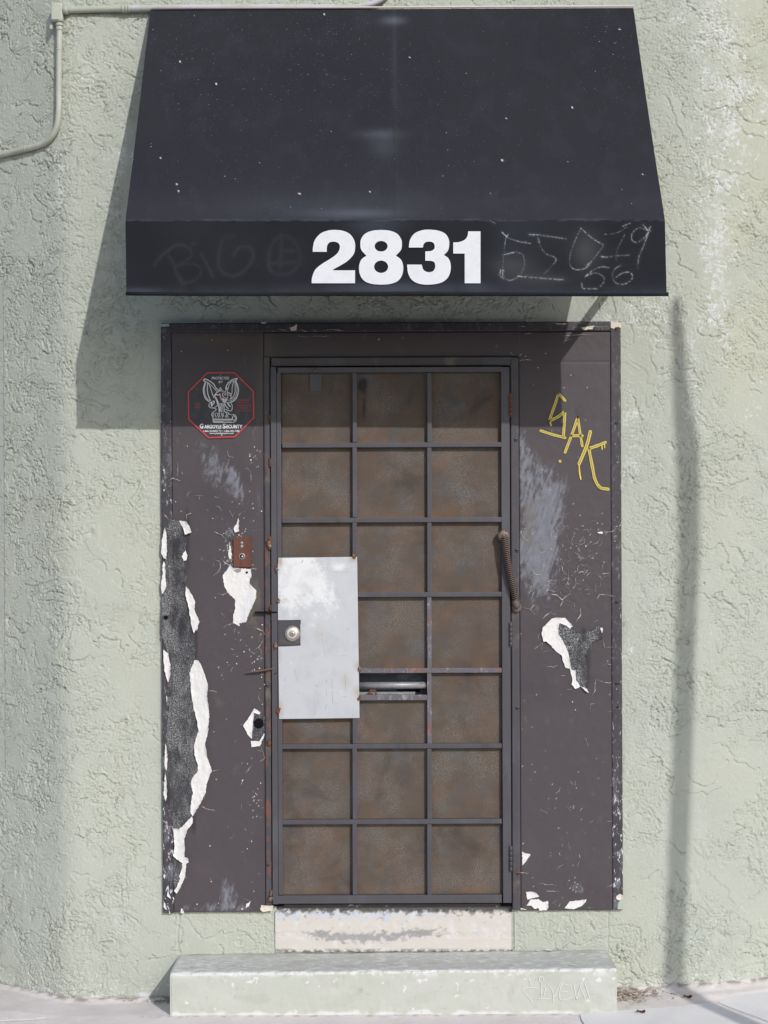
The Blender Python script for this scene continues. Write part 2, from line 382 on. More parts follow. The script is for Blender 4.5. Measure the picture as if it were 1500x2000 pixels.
def cat(pts, n=6, closed=False):
    P = [np.array(p, float) for p in pts]
    if len(P) < 3: return [tuple(p) for p in P]
    if closed: Q = [P[-1]]+P+[P[0], P[1]]
    else: Q = [2*P[0]-P[1]]+P+[2*P[-1]-P[-2]]
    out = []
    for i in range(1, len(Q)-2):
        a, b, c, d_ = Q[i-1], Q[i], Q[i+1], Q[i+2]
        for k in range(n):
            t = k/n
            out.append(tuple(.5*((2*b)+(c-a)*t+(2*a-5*b+4*c-d_)*t*t+(3*b-a-3*c+d_)*t**3)))
    if not closed: out.append(tuple(P[-1]))
    return out
def outline(segs, n=6):
    """segments of points, smooth inside, corners between"""
    out = []
    for s in segs: out += cat(s, n)[:-1] if len(s) > 2 else [tuple(s[0])]
    return out
def jag(pts, amp=1.0, seg=6.0, rnd=random):
    out = []
    for i in range(len(pts)):
        a = np.array(pts[i], float); b = np.array(pts[(i+1) % len(pts)], float)
        L = np.linalg.norm(b-a); k = max(1, int(L/seg))
        for j in range(k):
            p = a+(b-a)*j/k
            if j: p = p+np.array([rnd.uniform(-amp, amp), rnd.uniform(-amp, amp)])
            out.append(tuple(p))
    return out
def prism(name, pts, d, th, mat, parent, lift=None, holes=()):
    """flat piece traced at distance d with real thickness th; lift(px,py) raises its surface"""
    loops = [list(pts)]+[list(h) for h in holes]
    flat = []; vl = []
    for lp in loops:
        vl.append([W(p[0], p[1], d) for p in lp]); flat += lp
    tris = tessellate_polygon([[Vector((v.x, v.z, 0)) for v in l] for l in vl])
    V = []; n = len(flat)
    for p in flat: V.append(W(p[0], p[1], d+(lift(*p) if lift else 0)))
    for p in flat: V.append(W(p[0], p[1], d+(lift(*p) if lift else 0)-th))
    F = []
    for t in tris:
        a, b, c = [V[i] for i in t]
        nrm = (b-a).cross(c-a)
        F.append(tuple(t) if nrm.y < 0 else tuple(reversed(t)))
    k = 0
    for lp in loops:
        L = len(lp)
        for i in range(L):
            j = (i+1) % L
            F.append((k+i, k+j, n+k+j, n+k+i))
        k += L
    return pyd(name, V, F, mat, parent)

def relief(name, pts, d, th, mat, parent, lift=None, curl=.0, wrinkle=.0008, step=2.4, seed=0, band=5.0):
    """torn sheet traced at distance d: wrinkled inside, its free edges curling up towards the viewer"""
    from mathutils.geometry import delaunay_2d_cdt
    B = np.array(pts, float); n = len(B); C = np.roll(B, -1, 0)
    gx, gy = np.meshgrid(np.arange(B[:, 0].min(), B[:, 0].max(), step), np.arange(B[:, 1].min(), B[:, 1].max(), step))
    G = np.stack([gx.ravel(), gy.ravel()], 1)+np.random.default_rng(seed).uniform(-.5, .5, (gx.size, 2))
    def bdist(Q):
        r = C-B; L2 = (r**2).sum(1)+1e-9
        t = np.clip(((Q[:, None]-B[None])*r[None]).sum(2)/L2, 0, 1)
        return np.hypot(*np.moveaxis(Q[:, None]-B[None]-t[..., None]*r[None], -1, 0)).min(1)
    ins = np.zeros(len(G), bool)
    for a, b in zip(B, C):
        c_ = ((a[1] > G[:, 1]) != (b[1] > G[:, 1])); den = (b[1]-a[1]) if abs(b[1]-a[1]) > 1e-9 else 1e-9
        ins ^= c_ & (G[:, 0] < (b[0]-a[0])*(G[:, 1]-a[1])/den+a[0])
    G = G[ins]
    if len(G): G = G[bdist(G) > .9]
    allp = [Vector((p[0], p[1])) for p in B]+[Vector((p[0], p[1])) for p in G]
    vo, eo, fo, *_ = delaunay_2d_cdt(allp, [], [list(range(n))], 1, 1e-4)
    Q = np.array([(v.x, v.y) for v in vo]); dist = bdist(Q)
    side = sst(-.12, .22, fbm(Q[:, 0]*.045+seed*3.1, Q[:, 1]*.045, 2, 801))
    h = wrinkle*1.6*fbm(Q[:, 0]*.13+seed, Q[:, 1]*.09, 3, 803)*np.clip(dist/2.5, .3, 1)+curl*np.exp(-dist/band*2.2)*side
    V = [W(q[0], q[1], d+float(hh)+(lift(*q) if lift else 0)) for q, hh in zip(Q, h)]
    F = []
    for t in fo:
        a, b, c = [V[i] for i in t[:3]]
        F.append(tuple(t) if (b-a).cross(c-a).y < 0 else tuple(reversed(t)))
    # skirt: boundary edges run back by the sheet's thickness
    cnt = {}
    for f in F:
        for i in range(len(f)): e = (f[i], f[(i+1) % len(f)]); cnt[e] = 1
    back = {}
    for (a, b) in list(cnt):
        if (b, a) in cnt: continue
        for q in (a, b):
            if q not in back: back[q] = len(V); V.append(V[q]+Vector((0, th, 0)))
        F.append((b, a, back[a], back[b]))
    return pyd(name, V, F, mat, parent)

def ribbons(name, strokes, d, mat, parent, th=.0005, kind=None):
    """paint or scratch lines: strokes = [(pts, width_px), ...] in photo pixels"""
    V = []; F = []
    for pts, wd in strokes:
        P = np.array(pts, float); n = len(P)
        if n < 2: continue
        T = np.gradient(P, axis=0); L = np.linalg.norm(T, axis=1)+1e-9; T = T/L[:, None]
        N = np.stack([-T[:, 1], T[:, 0]], 1)
        wv = np.full(n, wd/2.0)*(1+.22*np.array([fbm(P[i, 0]*.12, P[i, 1]*.12, 2, 901) for i in range(n)])) if np.isscalar(wd) else np.array(wd)/2.0
        k0 = len(V)
        cap = 5
        ring = [P[i]+N[i]*wv[i] for i in range(n)]
        a0 = math.atan2(N[-1][1], N[-1][0])
        ring += [P[-1]+wv[-1]*np.array([math.cos(a0-math.pi*k/cap), math.sin(a0-math.pi*k/cap)]) for k in range(1, cap)]
        ring += [P[i]-N[i]*wv[i] for i in range(n-1, -1, -1)]
        a0 = math.atan2(-N[0][1], -N[0][0])
        ring += [P[0]+wv[0]*np.array([math.cos(a0-math.pi*k/cap), math.sin(a0-math.pi*k/cap)]) for k in range(1, cap)]
        m_ = len(ring)
        V += [W(p[0], p[1], d) for p in ring]
        # strip faces
        for i in range(n-1):
            F.append((k0+i, k0+i+1, k0+(2*n+cap-3)-i, k0+(2*n+cap-2)-i))
        F.append(tuple(k0+i for i in range(n-1, n+cap)))
        F.append(tuple([k0+2*n+cap-2]+[k0+i for i in range(2*n+cap-1, m_)]+[k0]))
    o = pyd(name, V, F, mat, parent)
    if kind: o['kind'] = kind
    return o

def tube(name, pts, r, mat, parent, seg=12, closed_ends=True, attr=None):
    """pts: world points; r: radius or list"""
    P = [Vector(p) for p in pts]; n = len(P); V = []; F = []
    rr = [r]*n if isinstance(r, (int, float)) else r
    up = None
    for i in range(n):
        t = (P[min(i+1, n-1)]-P[max(i-1, 0)]).normalized()
        if up is None: up = Vector((0, 1, 0)) if abs(t.y) < .9 else Vector((1, 0, 0))
        a = (up-t*up.dot(t)).normalized(); b = t.cross(a); up = a
        for k in range(seg):
            an = 2*math.pi*k/seg
            V.append(P[i]+(a*math.cos(an)+b*math.sin(an))*rr[i])
    for i in range(n-1):
        for k in range(seg):
            F.append((i*seg+k, i*seg+(k+1) % seg, (i+1)*seg+(k+1) % seg, (i+1)*seg+k))
    F.append(tuple(range(seg-1, -1, -1))); F.append(tuple((n-1)*seg+k for k in range(seg)))
    return pyd(name, V, F, mat, parent, True)
def disc(name, c, r, th, mat, parent, seg=24, axis='y', bev=.3, dome=0):
    """turned part facing the street, centre c on its back face"""
    prof = [(r, 0), (r, th*(1-bev)), (r*(1-.18*bev), th), (r*.5, th+dome*.75), (0.0001, th+dome)]
    V = []; F = []
    for q, (ra, h) in enumerate(prof):
        for k in range(seg):
            a = 2*math.pi*k/seg
            V.append((c[0]+ra*math.cos(a), c[1]-h, c[2]+ra*math.sin(a)))
    for q in range(len(prof)-1):
        for k in range(seg):
            F.append((q*seg+k, q*seg+(k+1) % seg, (q+1)*seg+(k+1) % seg, (q+1)*seg+k))
    F.append(tuple((len(prof)-1)*seg+k for k in range(seg)))
    return pyd(name, V, F, mat, parent, True)
def screw(name, px, py, d, rpx, mat, parent):
    r = rpx/PPM; c = W(px, py, d)
    o = disc(name, c, r, .0022, mat, parent, 14, dome=.0012)
    s = bmesh.new(); boxw(s, c.x-r*.75, c.x+r*.75, -d-.0040, -d-.0030, c.z-r*.16, c.z+r*.16)
    bmobj('slot', s, 'black', o)
    return o
def blob(name, c, r, mat, parent, sub=3, flat=.6, seed=0):
    bm = bmesh.new(); bmesh.ops.create_icosphere(bm, subdivisions=sub, radius=1)
    for v in bm.verts:
        p = v.co
        k = 1+.95*float(fbm(p.x*1.3+seed*3.7+p.y, p.z*1.3-seed, 3, 700, .6))
        v.co = Vector((c[0]+p.x*r*k*.8, c[1]+p.y*r*flat*k, c[2]+p.z*r*k*1.35))
    return bmobj(name, bm, mat, parent, True)

# ------------------------------------------------------------------ plan of the wall (flat front, bent back at both sides)
ds = .002
def plan_table():
    sR = np.arange(0, 4.4, ds); sL = np.arange(0, 4.4, ds)
    thR = math.radians(13)*sst(1.05, 1.40, sR)
    xR = np.concatenate([[0], np.cumsum(np.cos(thR)*ds)[:-1]]); yR = np.concatenate([[0], np.cumsum(np.sin(thR)*ds)[:-1]])
    thL = math.radians(31)*sst(1.130, 1.275, sL)
    xL = np.concatenate([[0], np.cumsum(np.cos(thL)*ds)[:-1]]); yL = np.concatenate([[0], np.cumsum(np.sin(thL)*ds)[:-1]])
    s = np.concatenate([-sL[::-1], sR[1:]])
    x = np.concatenate([-xL[::-1], xR[1:]]); y = np.concatenate([yL[::-1], yR[1:]])
    nx = np.concatenate([-np.sin(thL)[::-1], np.sin(thR)[1:]]); ny = np.concatenate([-np.cos(thL)[::-1], -np.cos(thR)[1:]])
    return s, x, y, nx, ny
PS, PXX, PYY, PNX, PNY = plan_table()
def plan(s): return np.interp(s, PS, PXX), np.interp(s, PS, PYY), np.interp(s, PS, PNX), np.interp(s, PS, PNY)
_tabpx = unW(PXX, PYY, CAMZ)[0]
def s_at_px(px): return float(np.interp(px, _tabpx, PS))
def wall_pt(px, py, out):
    """point `out` metres in front of the (bent) wall seen at px, py"""
    s = s_at_px(px-ROLL*(py-1080)); x, y, nx, ny = plan(s)
    d = -float(y)+out*(-float(ny))
    return W(px, py, d)

def ground_z(x, y):
    t = np.clip(-np.asarray(y, float)/.242, -1.5, 1.0)
    return (1-t)*(.0033+.0167*np.clip(x, -2.2, 2.2))+t*(.009+.001*np.clip(x, -2.2, 2.2))+.10*np.clip(-1.18-np.asarray(x, float), 0, .5)

# surround rectangle (photo pixels, at its own face)
SUR = (316.5, 629.0, 1214.5, 1781.5)

# ------------------------------------------------------------------ the building
building = thing('building', (0, 0, 0), 'sage green rough stucco corner building around the barred door', 'building')
SJ = s_at_px(11)
def build_wall():
    f = .0030
    ss = np.concatenate([np.arange(-4.2, -1.80, .04), np.arange(-1.80, 1.66, f), np.arange(1.66, 4.2, .04)])
    zz = np.concatenate([np.arange(-.30, -.06, .04), np.arange(-.06, 3.86, f), np.arange(3.86, 5.3, .04)])
    Zg, Sg = np.meshgrid(zz, ss, indexing='ij')
    x, y, nx, ny = plan(Sg)
    PX, PY = unW(x, y, Zg)
    wx = fbm(Sg*7, Zg*7, 3, 11)*.05; wz = fbm(Sg*7, Zg*7, 3, 21)*.05
    A, B = Sg+wx, Zg+wz
    rough = sst(-.30, .06, fbm(A*3.1, B*2.6, 3, 31))                # where the trowelled texture is busy
    left = sst(150, 90, PX)                                          # angled face is rougher
    rough = np.clip(rough+left*.4, 0, 1)
    j1 = fbm(Sg*38, Zg*38, 3, 35, .6)
    def ledge(u, w_):                                                # torn lip: flat plate above, undercut just below
        fr = u-np.floor(u)
        return .45*(1-fr)-1.0*np.exp(-(1-fr)/w_), fr
    u1 = fbm(A*5.2, B*6.0, 4, 41)*1.7+B*8.0+A*3.4+.10*j1
    led1, fr1 = ledge(u1, .055)
    m1 = sst(.0, .10, fbm(A*5.0, B*7.0, 3, 51))
    h = .0052*(led1-.2)*m1
    u2 = fbm(A*14, B*17, 4, 61)*2.1+B*23+A*7+.22*j1
    led2, fr2 = ledge(u2, .10); m2 = sst(-.14, .06, fbm(A*8, B*10, 3, 71))
    h += .0046*(led2-.2)*m2*(.2+.8*rough)
    u3 = fbm(A*36, B*42, 3, 81)*2.2+B*50+A*16+.35*j1
    led3, fr3 = ledge(u3, .16); m3 = sst(-.14, .06, fbm(A*15, B*16, 3, 91))
    h += .0042*(led3-.2)*m3*sst(.15, .8, rough)
    led2, led3 = 1-fr2, 1-fr3
    isl = fbm(A*9, B*8, 4, 101)
    h += .0022*sst(.03, .06, isl)*sst(-.1, .2, fbm(A*2.2, B*2.2, 2, 105))
    h += .0019*fbm(Sg*120, Zg*120, 2, 111)*(.3+.7*rough)
    h += .0040*fbm(Sg*1.6, Zg*1.3, 2, 121)+.0022*fbm(Sg*6, Zg*6, 2, 131)
    # keep low where the step, the surround and the awning sit
    near = sst(70, 5, np.maximum(np.maximum(SUR[0]-PX, PX-SUR[2]), np.maximum(SUR[1]-PY, PY-SUR[3])))
    h = h*(1-.35*near)-.003*near
    # cracked seam lines below the surround
    for cx in (347, 1187):
        ln = cx+4*pn(PY*.05, PY*0+cx, 3)+(1870-PY)*.02
        h -= .004*np.exp(-((PX-ln)/1.4)**2)*(PY > 1778)*(PY < 1862)
    P = np.stack([x+nx*h, y+ny*h, Zg], -1)
    # chalky bare spots in rough zones, photo pixel positions
    def g(cx, cy, rx, ry): return np.exp(-(((PX-cx)/rx)**2+((PY-cy)/ry)**2))
    zone = (g(1385, 140, 45, 130)*.9+g(1440, 160, 40, 150)*.8+g(1400, 390, 50, 130)*1.0+g(1410, 560, 26, 130)*1.15+g(1300, 620, 70, 50)*.8
            + g(1330, 25, 30, 30)*.8+g(1395, 30, 30, 60)*.8+g(112, 330, 14, 110)*.75+g(175, 150, 60, 40)*.5+g(235, 300, 40, 60)*.6+g(100, 60, 14, 40)*.7+g(1235, 870, 24, 120)*.6
            + g(1400, 1820, 40, 70)*.5+g(1225, 1240, 20, 60)*.8+g(1330, 780, 60, 130)*.55+g(1470, 780, 40, 60)*.5+g(1470, 230, 50, 90)*.4
            + g(220, 480, 30, 120)*.5+g(1180, 610, 50, 30)*.6+g(900, 625, 500, 6)*.75+g(1120, 1790, 60, 20)*.2)
    nz = fbm(Sg*60, Zg*60, 4, 141, .7)
    edge = sst(.15, .6, (led2 < .35)*1.0*m2+(led3 < .4)*m3)
    nb = fbm(Sg*13, Zg*11, 4, 145, .6)
    chalk = sst(.20, .50, zone*.40+(nz*.55+nb*.55)*sst(.05, .4, zone)-.10)*(.35+.65*edge)*.95
    chalk += .45*sst(.74, .9, nz+.25*edge)
    gz = ground_z(x, y); hg = Zg-gz
    chalk = np.maximum(chalk, .9*sst(.050, .0, hg+.035*fbm(Sg*14, Zg*14, 3, 151))*sst(-.25, .25, fbm(Sg*9, Zg*30, 3, 155)))
    chalk = np.maximum(chalk, .7*sst(.66, .85, fbm(Sg*70, Zg*70, 4, 161, .6)+.42*sst(.20, .0, hg)))
    dirt = .75*sst(.022, .0, hg+.015*fbm(Sg*22, Zg*22, 3, 171))
    dirt = dirt+.55*g(312, 1235, 8, 22)+.7*g(1218, 1225, 7, 30)*sst(-.3, .3, nz)
    dirt = np.clip(dirt+.35*g(146, 1140, 4, 4)+.25*sst(.1, .5, fbm(Sg*5, Zg*.7, 3, 181))*sst(1950, 1500, PY)*0, 0, 1)
    tint = np.clip(sst(1330, 1480, PX)*sst(1000, 500, PY)*.95+.35*sst(-.1, .5, fbm(Sg*2, Zg*1.2, 3, 191)), 0, 1)
    cx = .5*(PX[:-1, :-1]+PX[1:, 1:]); cy = .5*(PY[:-1, :-1]+PY[1:, 1:])
    inside = (cx > SUR[0]+12) & (cx < SUR[2]-12) & (cy > SUR[1]+12) & (cy < SUR[3]-12)
    thr = (cx > 540) & (cx < 1000) & (cy > 1700) & (cy < 1853)
    stp = (cx > 360) & (cx < 1178) & (cy > 1872)
    return gridmesh('stucco_wall', P, {'chalk': np.clip(chalk*.85, 0, 1), 'dirt': np.clip(dirt, 0, 1), 'tint': tint}, 'stucco', building, keep=~(inside | thr | stp))
build_wall()
# parapet cap and roof slab closing the top (above the frame)
def slab_path(name, s0, s1, z0, z1, out, back, mat, parent, n=40):
    V = []; F = []
    for i in range(n+1):
        s = s0+(s1-s0)*i/n; x, y, nx, ny = [float(q) for q in plan(s)]
        for o, z in ((out, z0), (out, z1), (-back, z1), (-back, z0)): V.append((x+nx*o, y+ny*o, z))
    for i in range(n):
        for k in range(4): F.append((4*i+k, 4*i+4+k, 4*i+4+(k+1) % 4, 4*i+(k+1) % 4))
    F.append((3, 2, 1, 0)); F.append(tuple(4*n+k for k in range(4)))
    return pyd(name, V, F, mat, parent)
slab_path('parapet_cap', -4.15, 4.15, 5.27, 5.36, .03, .3, 'smooth', building)
# rest of the building closing it behind the street walls
def wallbox(name, x0, x1, y0, y1, z0, z1):
    bm = bmesh.new(); boxw(bm, x0, x1, y0, y1, z0, z1); return bmobj(name, bm, 'smooth', building)
_xl, _yl = float(plan(-4.19)[0]), float(plan(-4.19)[1]); _xr, _yr = float(plan(4.19)[0]), float(plan(4.19)[1])
wallbox('side_wall', _xl-.02, _xl+.14, _yl+.03, 6, -.3, 5.25); wallbox('side_wall', _xr-.14, _xr+.02, _yr+.03, 6, -.3, 5.25)
wallbox('rear_wall', _xl+.141, _xr-.141, 5.8, 5.99, -.3, 5.25)
RP = [(float(plan(q)[0]), float(plan(q)[1])+.06) for q in np.linspace(-4.19, 4.19, 60)]+[(_xr, 6.0), (_xl, 6.0)]
pyd('roof', [(x, y, 5.262) for x, y in RP]+[(x, y, 5.252) for x, y in RP], [tuple(range(len(RP))), tuple(range(2*len(RP)-1, len(RP)-1, -1))], 'smooth', building)
# smooth painted blocks at the far left edge
ey = [560, 664, 768, 872, 977, 1080, 1186, 1290, 1395, 1500]
sj = s_at_px(11)
for i in range(len(ey)-1):
    xj, yj, nxj, nyj = plan(sj)
    z1 = W(11, ey[i], -float(yj)).z-.0015; z0 = W(11, ey[i+1], -float(yj)).z+.0015
    if i == 0: slab_path('joint', sj-.0048, sj-.0002, W(11, ey[-1], -float(yj)).z, z1, .0032, .02, 'darkline', building, 2)  # flush dark strip standing in for a shaded groove beside the blocks
    slab_path('block', sj-.40, sj-.005, z0, z1, .0015, .02, 'smooth', building, 4)
# hidden step joint: threshold block under the door
def thr_attr(PX, PY):
    n1 = fbm(PX*.05, PY*.09, 4, 5); n2 = fbm(PX*.08, PY*.12, 4, 8, .6)
    band = np.exp(-((PY-1826-6*np.sin(PX*.02))/9)**2)*sst(570, 640, PX)*sst(900, 820, PX)
    return {'bluish': sst(.25, .6, n1+.75*sst(1808, 1780, PY)*sst(950, 800, PX)-.1), 'scuff': np.clip(sst(.1, .45, band*.75+n2*.75-.12)*(band > .1)+.6*sst(.42, .6, n2)*sst(1840, 1790, PY), 0, 1),
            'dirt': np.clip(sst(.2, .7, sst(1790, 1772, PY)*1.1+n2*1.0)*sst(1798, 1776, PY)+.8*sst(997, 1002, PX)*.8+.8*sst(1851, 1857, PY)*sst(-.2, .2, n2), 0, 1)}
sheet('threshold_block', 537, 1767, 1001, 1859, .004, .0035, 'threshold', building,
      lambda a, b: .0018*fbm(a*.02, b*.03, 3, 3)-.0014*sst(.35, .7, np.exp(-((b-1826)/9)**2)*.8+fbm(a*.08, b*.12, 4, 8, .6)*.5-.1)-.012*sst(.35, .9, sst(1790, 1770, b)*1.2+fbm(a*.1, b*.1, 3, 6)*.5)*sst(1792, 1784, b), thr_attr, .06)
box('reveal_gap', 1001, 1770, 1006, 1858, -.05, -.012, 'black', building, 0)
box('reveal_edge', 1004.5, 1779, 1007.5, 1858, -.04, .0035, 'smooth', building)

# ------------------------------------------------------------------ ground
def build_ground():
    f = .006
    xs = np.concatenate([np.geomspace(-900, -2.2, 26)[:-1], np.arange(-2.2, 2.2, .006), np.geomspace(2.2, 900, 26)])
    ys = np.concatenate([[-3.2, -2.6, -2.0, -1.6, -1.3, -1.0, -.8, -.7], np.arange(-.6, .12, f), np.arange(.12, 1.4, .1)])
    Yg, Xg = np.meshgrid(ys, xs, indexing='ij')
    Zb = ground_z(Xg, Yg)
    n = fbm(Xg*9, Yg*9, 4, 201)
    # irregular mortar fillet where pavement meets the wall
    yw = np.interp(Xg, PXX, PYY); dist = yw-Yg
    fil = .012*sst(.06, .0, dist+.03*fbm(Xg*7, Yg*7, 3, 205))
    fil += .008*sst(.13, .08, dist+.02*fbm(Xg*5, Yg*5, 3, 207))*sst(1.0, 1.15, Xg)
    Z = Zb+.0016*n+fil+.0008*fbm(Xg*70, Yg*70, 3, 209)
    crack = np.exp(-((Yg+.335+(Xg+1.33)*-.55+.012*fbm(Xg*12, Yg*0, 3, 211))/.0035)**2)*(Xg < -1.22)
    Z -= .006*crack
    dirt = np.clip(.9*crack+.75*np.exp(-((dist-.012)/.016)**2)*sst(-.25, .2, fbm(Xg*25, Yg*25, 3, 213))
                   + .8*np.exp(-(((Xg-.90)/.07)**2+((Yg+.07)/.09)**2))*sst(-.25, .3, fbm(Xg*40, Yg*40, 3, 215))
                   + .7*np.exp(-(((Xg+.84)/.07)**2+((Yg+.03)/.05)**2))*sst(-.2, .3, fbm(Xg*40, Yg*40, 3, 217))
                   + .5*np.exp(-((Yg+.253)/.012)**2)*(np.abs(Xg) < .9)*sst(-.1, .4, fbm(Xg*30, Yg*30, 3, 219)), 0, 1)
    o = gridmesh('pavement', np.stack([Xg, Yg, Z], -1), {'dirt': dirt}, 'pavement'); tag(o, kind='structure')
    return o
pav = build_ground()
def slab(pts, dz):
    P = jag(pts, .003, .05)
    V = [(p[0], p[1], float(ground_z(p[0], p[1]))+dz) for p in P]; n = len(V)
    V += [(v[0], v[1], v[2]-.03) for v in V]
    F = [tuple(range(n-1, -1, -1))]+[((i+1) % n, i, n+i, n+(i+1) % n) for i in range(n)]
    F = [tuple(reversed(f)) for f in F]
    o = pyd('slab', V, F, 'slab', pav)
    bm = bmesh.new(); bm.from_mesh(o.data); bmesh.ops.recalc_face_normals(bm, faces=bm.faces); bm.to_mesh(o.data); bm.free()
    return o
slab([(.70, -.27), (.80, -.232), (1.0, -.205), (1.20, -.158), (1.33, -.35), (1.62, -.9), (1.0, -1.3), (.70, -.9)], .0055)
slab([(1.225, -.150), (1.32, -.085), (1.50, -.01), (2.1, .10), (2.2, -.4), (1.66, -.89), (1.355, -.35)], .0045)
kerb = bmesh.new(); boxw(kerb, -60, 60, -3.35, -3.2, -.2, .009, .01, 2); kerb_o = bmobj('kerb', kerb, 'slab'); tag(kerb_o, kind='structure')
road = pyd('road', [(-900, -900, -.12), (900, -900, -.12), (900, -3.3, -.12), (-900, -3.3, -.12)], [(0, 1, 2, 3)], 'asphalt'); tag(road, kind='structure')
# low sheet so ground reaches past the building too
far = pyd('terrain', [(-900, 1.2, -.03), (900, 1.2, -.03), (900, 900, -.03), (-900, 900, -.03)], [(0, 1, 2, 3)], 'pavement'); tag(far, kind='structure')

# ------------------------------------------------------------------ the step
step = thing('door_step', (.03, -.12, 0), 'pale green painted concrete step with chipped tread below the barred door', 'step')
def build_step():
    x0, x1, dep = -.7815, .8370, .242
    nx = 520; xs = np.linspace(x0, x1, nx)
    # profile: up the front face, round the nose, back along the tread
    prof = [(-dep, -.06, 0)]
    for z in np.linspace(-.03, .150, 60): prof.append((-dep, z, 0))
    for a in np.linspace(0, math.pi/2, 6)[1:]: prof.append((-dep+.011*(1-math.cos(a)), .150+.011*math.sin(a), .5))
    for y in np.linspace(-dep+.014, .02, 62): prof.append((y, .161, 1))
    prof = np.array(prof)
    Yp = prof[:, 0][:, None]+0*xs[None]; Zp = prof[:, 1][:, None]+0*xs[None]; T = prof[:, 2][:, None]+0*xs[None]
    Xp = xs[None]+0*Yp
    Zp = Zp+np.where(prof[:, 1][:, None] > 0, .0105*(Xp-x0)/(x1-x0), 0)
    # end rounding
    endd = np.minimum(Xp-x0, x1-Xp); rr = .008
    pull = rr-np.sqrt(np.clip(rr**2-np.clip(rr-endd, 0, rr)**2, 0, None))
    n = fbm(Xp*7, (Yp+Zp)*7, 4, 301); n2 = fbm(Xp*30, (Yp+Zp)*30, 3, 305)
    off = .0022*n+.0008*n2
    nose = np.exp(-(((Yp+dep)/.02)**2+((Zp-.165)/.016)**2))
    chipn = fbm(Xp*16, Yp*16+Zp*16, 4, 311, .6)
    off = off-.004*nose*sst(.1, .45, chipn)
    Yq = Yp-np.where(T < 1, off, 0)+pull*(T < 1); Zq = Zp+np.where(T > 0, off, 0)-pull*(T > .4)
    # chips
    face = (T == 0)
    u = fbm(Xp*26, Zp*26, 3, 321, .55); tr = fbm(Xp*24, Yp*60, 4, 331, .6); lg = fbm(Xp*2.6, Yp*4, 2, 335)
    hg = Zp-.009
    chip = face*np.maximum(sst(.56, .62, u+.18*sst(.09, .16, Zp)), .85*sst(.014, .002, hg+.022*fbm(Xp*12, Zp*18, 4, 341)))
    chip = chip+(T > 0)*(.85*sst(.16, .34, tr+.30*nose+.35*sst(-.35, -.75, Xp)*sst(-.05, -.2, Yp)*1.0+.1*lg))
    chip = np.maximum(chip, .9*nose*sst(.05, .3, chipn+.45*sst(-.1, -.7, Xp)))
    tread = np.where(T > 0, sst(.0, .5, T)*(.80+.2*lg), 0)*(1-.45*nose)
    fx = np.exp(-(((Xp+.09)/.008)**2+((Zp-.098)/.008)**2))*.9+.22*sst(.1, .5, fbm(Xp*5, Zp*14, 4, 371))+.20*sst(.25, .5, fbm(Xp*22, Zp*8, 3, 375))
    dirt = face*fx*.6+(T == 1)*(.75*sst(-.018, .0, Yp+.01*tr)+.30*sst(.1, .5, fbm(Xp*8, Yp*14, 4, 377))+.5*sst(.52, .62, fbm(Xp*50, Yp*50, 3, 351)))+face*(.25*sst(.5, .6, fbm(Xp*40, Zp*40, 3, 361)))
    return gridmesh('concrete_block', np.stack([Xp, Yq, Zq], -1), {'tread': np.clip(tread, 0, 1), 'chip': np.clip(chip, 0, 1), 'dirt': np.clip(dirt, 0, 1)}, 'step', step)
blk = build_step()
for sx, xx in ((-1, -.7815), (1, .8370)):
    top = .1615 if sx < 0 else .1720
    V = [(xx, -.241, -.06), (xx, .02, -.06), (xx, .02, top-.001), (xx, -.226, top-.001), (xx, -.234, top-.004), (xx, -.2405, top-.012)]
    V2 = [(v[0]-sx*.004, v[1], v[2]) for v in V]
    me_o = pyd('end_face', V+V2, [tuple(range(6)) if sx > 0 else tuple(range(5, -1, -1))]+[(i, (i+1) % 6, 6+(i+1) % 6, 6+i) for i in range(6)], 'step', step)
# scratched letters on the riser
zs = lambda x, y: (980+x/2.8846, 1740+y/2.8846)
def Z(f, pts): return [f(*p) for p in pts]
sc = []
for pts in ([(155, 490), (165, 540)], [(195, 545), (120, 555), (175, 625)], [(210, 490), (225, 482), (235, 495), (228, 512), (215, 510), (210, 490)],
            [(222, 512), (222, 605)], [(222, 535), (245, 545), (235, 605)], [(205, 608), (262, 605)], [(258, 520), (288, 570), (290, 630)], [(335, 510), (292, 600)],
            [(375, 530), (335, 530), (330, 612), (395, 600)], [(335, 570), (370, 568)], [(405, 520), (422, 612)], [(422, 612), (458, 508), (496, 605)], [(440, 540), (470, 600)]):
    sc.append((cat(Z(zs, pts), 4), .9))
ribbons('scratched_letters', sc, .2455, 'scratch', blk)

